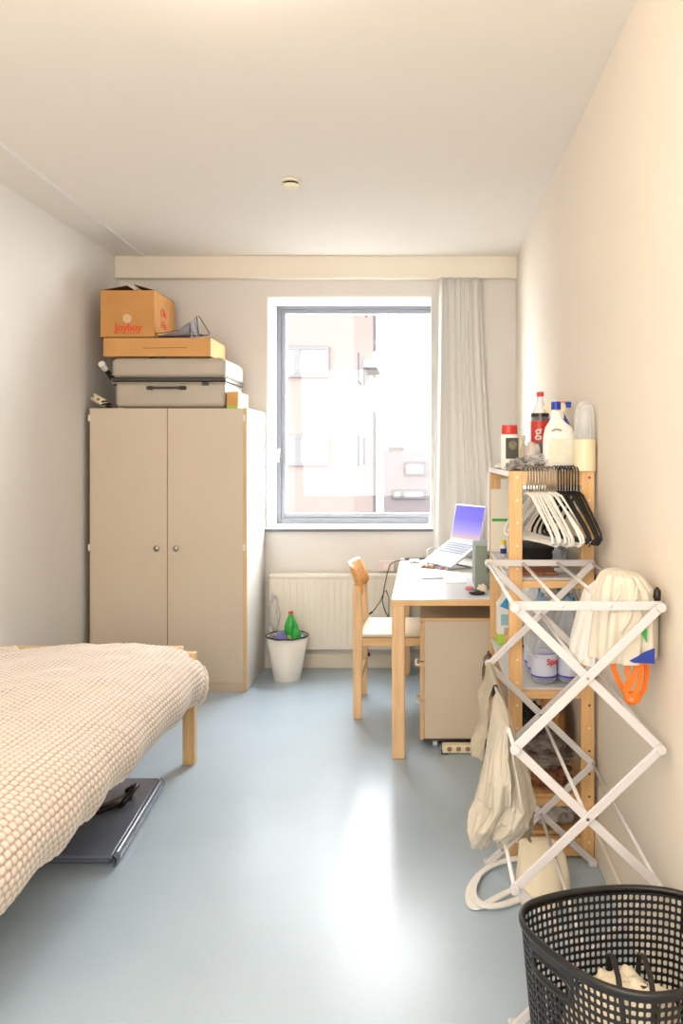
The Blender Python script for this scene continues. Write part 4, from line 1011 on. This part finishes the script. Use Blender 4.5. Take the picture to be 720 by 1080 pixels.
garment('beige_shirt', 'crumpled beige shirt draped over the left middle rod of the drying rack', (.228, 2.385),
        [(.731, .010, .165, 0, .0), (.715, .024, .175, 0, 0), (.64, .044, .18, .002, 0), (.56, .066, .175, .010, -.005), (.49, .082, .165, .010, -.01), (.43, .080, .14, -.012, -.015), (.385, .058, .10, -.040, -.02), (.365, .045, .085, -.045, -.02)], M['linen'], 1.3, 6, .11)

t = tote = thing('cotton_bag', 'beige cotton tote bag slung over the top right of the drying rack', 'bag', (.55, 2.2, .9))
mb = bundle((.535, 2.22), [(1.155, .012, .04, 0, .03), (1.145, .048, .09, .008, .03), (1.11, .070, .115, .012, .02), (1.06, .080, .118, .010, .0), (1.0, .085, .115, .008, 0), (.95, .088, .11, .006, 0), (.925, .088, .105, .005, 0)], 2.0, 9, .07)
o = mb.build('bag_body', M['tote'], t, smooth=True)
for v in o.data.vertices:
    v.co.x = min(v.co.x, .629); v.co.y = max(v.co.y, 2.113)
s_ = F/2.105
def fp(px, py, y=2.108): return ((px-CX)*y/F, H-(py-CY)*y/F)
w = MB(); w.prism([fp(664, 697), fp(672, 693), fp(680, 688), fp(690, 684), fp(690, 700), fp(668, 699)], 2.106, 2.112, 'y'); w.build('navy_print', M['blueink'], t)
w = MB(); w.prism([fp(676, 667), fp(681, 655), fp(682, 668), fp(682, 678)], 2.107, 2.112, 'y'); w.build('green_print', M['green'], t)
w = MB()
for (a_, b_) in (((655, 617), (646, 640)), ((671, 618), (668, 640)), ((668, 640), (655, 668))):
    p_, q_ = fp(*a_), fp(*b_); w.tube([(p_[0], 2.112, p_[1]), ((p_[0]+q_[0])/2+.003, 2.106, (p_[1]+q_[1])/2), (q_[0], 2.112, q_[1])], .004, 6)
w.build('seam_fold', M['tote'], t, smooth=True)
blob((.607, 2.125, 1.105), (.010, .010, .020), .2, 2, 3, 16, 10).build('black_toggle', M['black'], t, smooth=True)
t = thing('printed_bag', 'white bag with purple print hanging left of the beige tote', 'bag', (.46, 2.3, .88))
mb = bundle((.462, 2.335), [(1.095, .010, .10, .05, 0), (1.07, .022, .125, .03, 0), (1.0, .028, .13, .012, 0), (.93, .034, .13, -.002, 0), (.895, .036, .125, -.004, 0)], 5.0, 7, .05)
mb.build('bag_body', M['toteW'], t, smooth=True)
w = MB()
for (a_, b_, c_) in ((631, 640, 660), (633.5, 643, 668), (629, 650, 672)):
    p_, q_ = fp(a_, b_, 2.207), fp(a_-2, c_, 2.207); w.bar((p_[0], 2.203, p_[1]), (q_[0], 2.203, q_[1]), .006, .002)
w.build('purple_print', M['lilac'], t)
t = thing('orange_carrier_bag', 'bright orange plastic bag with its loop handles hanging below the beige tote', 'plastic bag', (.55, 2.2, .8))
def op(px, py, y=2.17): return tuple(at(px, py, y))
for pts_ in ([(646, 690), (647, 705), (652, 718), (659, 730), (666, 738), (673, 736), (679, 727), (682, 712), (682, 690)],
             [(668, 690), (662, 702), (661, 709), (664, 716), (659, 728), (663, 737), (668, 739)],
             [(668, 690), (671, 702), (668, 716), (662, 728)], [(677, 690), (676, 708), (674, 722), (668, 734)]):
    w = MB(); w.ribbon([op(a_, b_+0, 2.17+.006*i*(1 if len(pts_) > 7 else -1)*.5) for i, (a_, b_) in enumerate(pts_)], .013, .003, up=(0, 1, 0))
    w.build('handle', M['orange'], t)
o = blob(op(667, 736), (.022, .008, .018), .12, 1.6, 5, 30, 18).build('knotted_bottom', M['orange'], t, smooth=True)
blob(op(667, 676, 2.2), (.045, .03, .05), .2, 3, 15, 30, 18).build('bag_body', M['orange'], t, smooth=True)

# cloth bag on the floor with strap ------------------------------------
t = thing('canvas_bag', 'cream canvas bag slumped on the floor behind the drying rack', 'bag', (.40, 2.72, 0))
mb = bundle((.392, 2.70), [(.002, .080, .085, 0, 0), (.03, .088, .09, 0, 0), (.08, .085, .082, 0, .01), (.13, .078, .06, 0, .03), (.168, .062, .03, -.01, .05), (.175, .05, .015, -.012, .05)], 1.0, 5, .035)
mb.build('bag_body', M['butterc'], t, smooth=True)
def fl(px, py, z=.008):
    y = (H-z)*F/(py-CY); return ((px-CX)*y/F, y, z)
w = MB()
for pl_ in ([fl(560, 903, .03), fl(540, 906, .02), fl(520, 912, .012), fl(505, 923), fl(496, 936), fl(494, 947), fl(497, 955), fl(506, 956), fl(520, 949), fl(535, 941), fl(552, 934, .012), fl(562, 930, .03)],
            [fl(505, 922, .02), fl(499, 936, .02), fl(501, 948, .02), fl(512, 955, .018), fl(530, 954, .014), fl(548, 948, .01), fl(562, 940, .03)]):
    w.ribbon([tuple(q_) for q_ in catmull([Vector(q_) for q_ in pl_], 6)], .022, .007, up=(0, 0, 1))
w.build('strap', M['toteW'], t, smooth=False)
w = MB().tube([(.425, 2.612, .06), (.432, 2.608, .045), (.436, 2.610, .02)], .004, 6); w.build('zip_pull', M['black'], t)

# ------------------------------------------------------------------ laundry basket
t = bas = thing('laundry_basket', 'black perforated plastic laundry basket in the near right corner', 'basket', (.42, 1.66, 0))
bcx, bcy = .410, 1.648
BH = .50
ctrl = [(.603, 1.745), (.566, 1.806), (.48, 1.829), (.38, 1.822), (.29, 1.797), (.222, 1.757), (.204, 1.70), (.226, 1.630), (.285, 1.535), (.345, 1.482), (.42, 1.464), (.50, 1.492), (.566, 1.565), (.603, 1.655)]
cc = catmull([ctrl[-2], ctrl[-1]]+ctrl+ctrl[:2], 60)[120:-60]
cc = cc[:60*len(ctrl)]
cc = np.vstack([cc, cc[:1]])
cl_ = np.r_[0, np.cumsum(np.linalg.norm(np.diff(cc, axis=0), axis=1))]
CL = cl_[-1]
hA2 = 2*PI*cl_[int(np.argmin(np.hypot(cc[:, 0]-.245, cc[:, 1]-1.60)))]/CL
def brim(a, v, inset=0):
    q = (a % (2*PI))/(2*PI)*CL
    x = np.interp(q, cl_, cc[:, 0])-bcx; y = np.interp(q, cl_, cc[:, 1])-bcy
    k = .78+.22*v
    return Vector((bcx+x*k, bcy+y*k, v*BH))
NA, NR = 92, 28
angs = [2*PI*k/NA for k in range(NA)]+[2*PI]
w = MB()
v0_, v1_ = .04, .975
NV_ = NR
def cell(i, j):
    r0 = v0_+(v1_-v0_)*j/NV_; r1 = v0_+(v1_-v0_)*(j+1)/NV_
    aa, ab = angs[i], angs[i+1]
    def Pt(s_, q_): return brim(aa+(ab-aa)*s_, r0+(r1-r0)*q_)
    out = [Pt(s_, q_) for s_, q_ in ((0, 0), (.5, 0), (1, 0), (1, .5), (1, 1), (.5, 1), (0, 1), (0, .5))]
    h = .36; g_ = .18
    inn = [Pt(.5+s_, .5+q_) for s_, q_ in ((-h+.06, -h+.06), (0, -h), (h-.06, -h+.06), (h, 0), (h-.06, h-.06), (0, h), (-h+.06, h-.06), (-h, 0))]
    w.add(out+inn, [(k, (k+1) % 8, 8+(k+1) % 8, 8+k) for k in range(8)])
def in_handle(i, j):
    a = (angs[i]+angs[i+1])/2; v = v0_+(v1_-v0_)*(j+.5)/NV_
    d0_ = min(abs(a), abs(a-2*PI), abs(a-hA2))
    return d0_ < .30 and .86 < v < .93
def near_handle(i, j):
    return any(in_handle((i+di) % NA, j+dj) for di in (-1, 0, 1) for dj in (-1, 0, 1) if 0 <= j+dj < NV_)
for i in range(NA):
    for j in range(NV_):
        if in_handle(i, j): continue
        if near_handle(i, j) or j == 0 or j >= NV_:
            r0 = v0_+(v1_-v0_)*j/NV_; r1 = v0_+(v1_-v0_)*(j+1)/NV_
            w.add([brim(angs[i], r0), brim(angs[i+1], r0), brim(angs[i+1], r1), brim(angs[i], r1)], [(0, 1, 2, 3)])
        else: cell(i, j)
for (q0, q1) in ((0, v0_), (v1_, 1)):
    for i in range(NA): w.add([brim(angs[i], q0), brim(angs[i+1], q0), brim(angs[i+1], q1), brim(angs[i], q1)], [(0, 1, 2, 3)])
w.add([brim(angs[i], .004) for i in range(NA)], [tuple(range(NA))])
me_o = w.build('basket_wall', M['black'], t, fix=False)
bm = bmesh.new(); bm.from_mesh(me_o.data); bmesh.ops.remove_doubles(bm, verts=bm.verts, dist=.0003); bmesh.ops.recalc_face_normals(bm, faces=bm.faces); bm.to_mesh(me_o.data); bm.free()
d = me_o.modifiers.new('solid', 'SOLIDIFY'); d.thickness = .003; d.offset = 0
MB().sweep([brim(angs[i], 1) for i in range(NA)], [(-.005, -.008), (.005, -.008), (.006, 0), (.004, .005), (-.004, .005), (-.006, 0)], closed=True).build('rim', M['black'], t, smooth=True)
for base_a in (0, hA2):
    ring = []
    for k in range(28):
        q_ = 2*PI*k/28
        ca, sa = math.cos(q_), math.sin(q_)
        ring.append(brim(base_a+.32*math.copysign(abs(ca)**.6, ca)+2*PI, .895+.040*math.copysign(abs(sa)**.8, sa)))
    MB().tube(ring, .0045, 8, closed=True).build('hand_hole_lip', M['black'], t, smooth=True)
# laundry in the basket
o = blob((.412, 1.672, .225), (.125, .105, .165), .14, 2.0, 101, 90, 60, flat=.01).build('crumpled_laundry', M['butterc'], smooth=True); tag(o, 'crumpled cream laundry lying inside the black basket', 'laundry')
for x_ in (.388, .452):
    MB().ribbon([(x_+.012, 1.77, .34), (x_+.006, 1.735, .41), (x_, 1.68, .440), (x_-.002, 1.62, .432), (x_-.004, 1.575, .39), (x_-.004, 1.560, .32)], .011, .003).build('strap', M['black'], o)
w = MB().lathe([(.009, 0), (.009, .004)], (.445, 1.655, .392), 16); w.build('button', M['dark'], o)

# ------------------------------------------------------------------ light
wd = bpy.data.worlds.new('World'); bpy.context.scene.world = wd; wd.use_nodes = True
bg = wd.node_tree.nodes['Background']; bg.inputs[0].default_value = (.93, .97, 1.0, 1); bg.inputs[1].default_value = 24
def area(name, loc, rot_, sx_, sy_, e_, col, portal=False):
    l_ = bpy.data.lights.new(name, 'AREA'); l_.shape = 'RECTANGLE'; l_.size = sx_; l_.size_y = sy_; l_.energy = e_; l_.color = col
    o = bpy.data.objects.new(name, l_); C.objects.link(o); o.location = loc; o.rotation_euler = rot_
    if portal: l_.cycles.is_portal = True
    return o
area('window_portal', ((WX0+WX1)/2, 6.12, (WZ0+WZ1)/2), (-PI/2, 0, 0), 1.25, 1.7, 1, (1, 1, 1), True)
pl = bpy.data.lights.new('fill_point_light', 'POINT'); pl.energy = 26; pl.color = (1, .86, .70); pl.shadow_soft_size = .25  # added point fill that evens out the room light, no fixture here
po_ = bpy.data.objects.new('fill_point_light', pl); C.objects.link(po_); po_.location = (-.6, .8, 2.3)
pl = bpy.data.lights.new('ceiling_glow', 'POINT'); pl.energy = 4; pl.color = (1, .84, .62); pl.shadow_soft_size = .08
po_ = bpy.data.objects.new('ceiling_glow', pl); C.objects.link(po_); po_.location = (-.56, 2.1, 2.66)
area('room_fill_light', (-.7, -1.1, 1.9), (PI/2*.92, 0, 0), 2.5, 2.2, 80, (1, .92, .83))

# ------------------------------------------------------------------ camera
cam = bpy.data.cameras.new('camera'); co = bpy.data.objects.new('camera', cam); C.objects.link(co)
co.location = (0, 0, H); co.rotation_euler = (PI/2, 0, 0)
cam.sensor_width = 36; cam.sensor_fit = 'AUTO'; cam.lens = F/1080*36
cam.shift_x = -(CX-360)/1080; cam.shift_y = (CY-540)/1080
cam.clip_start = .02; cam.clip_end = 200
bpy.context.scene.camera = co
vs = bpy.context.scene.view_settings; vs.view_transform = 'Standard'; vs.look = 'None'; vs.exposure = .22; vs.gamma = 1
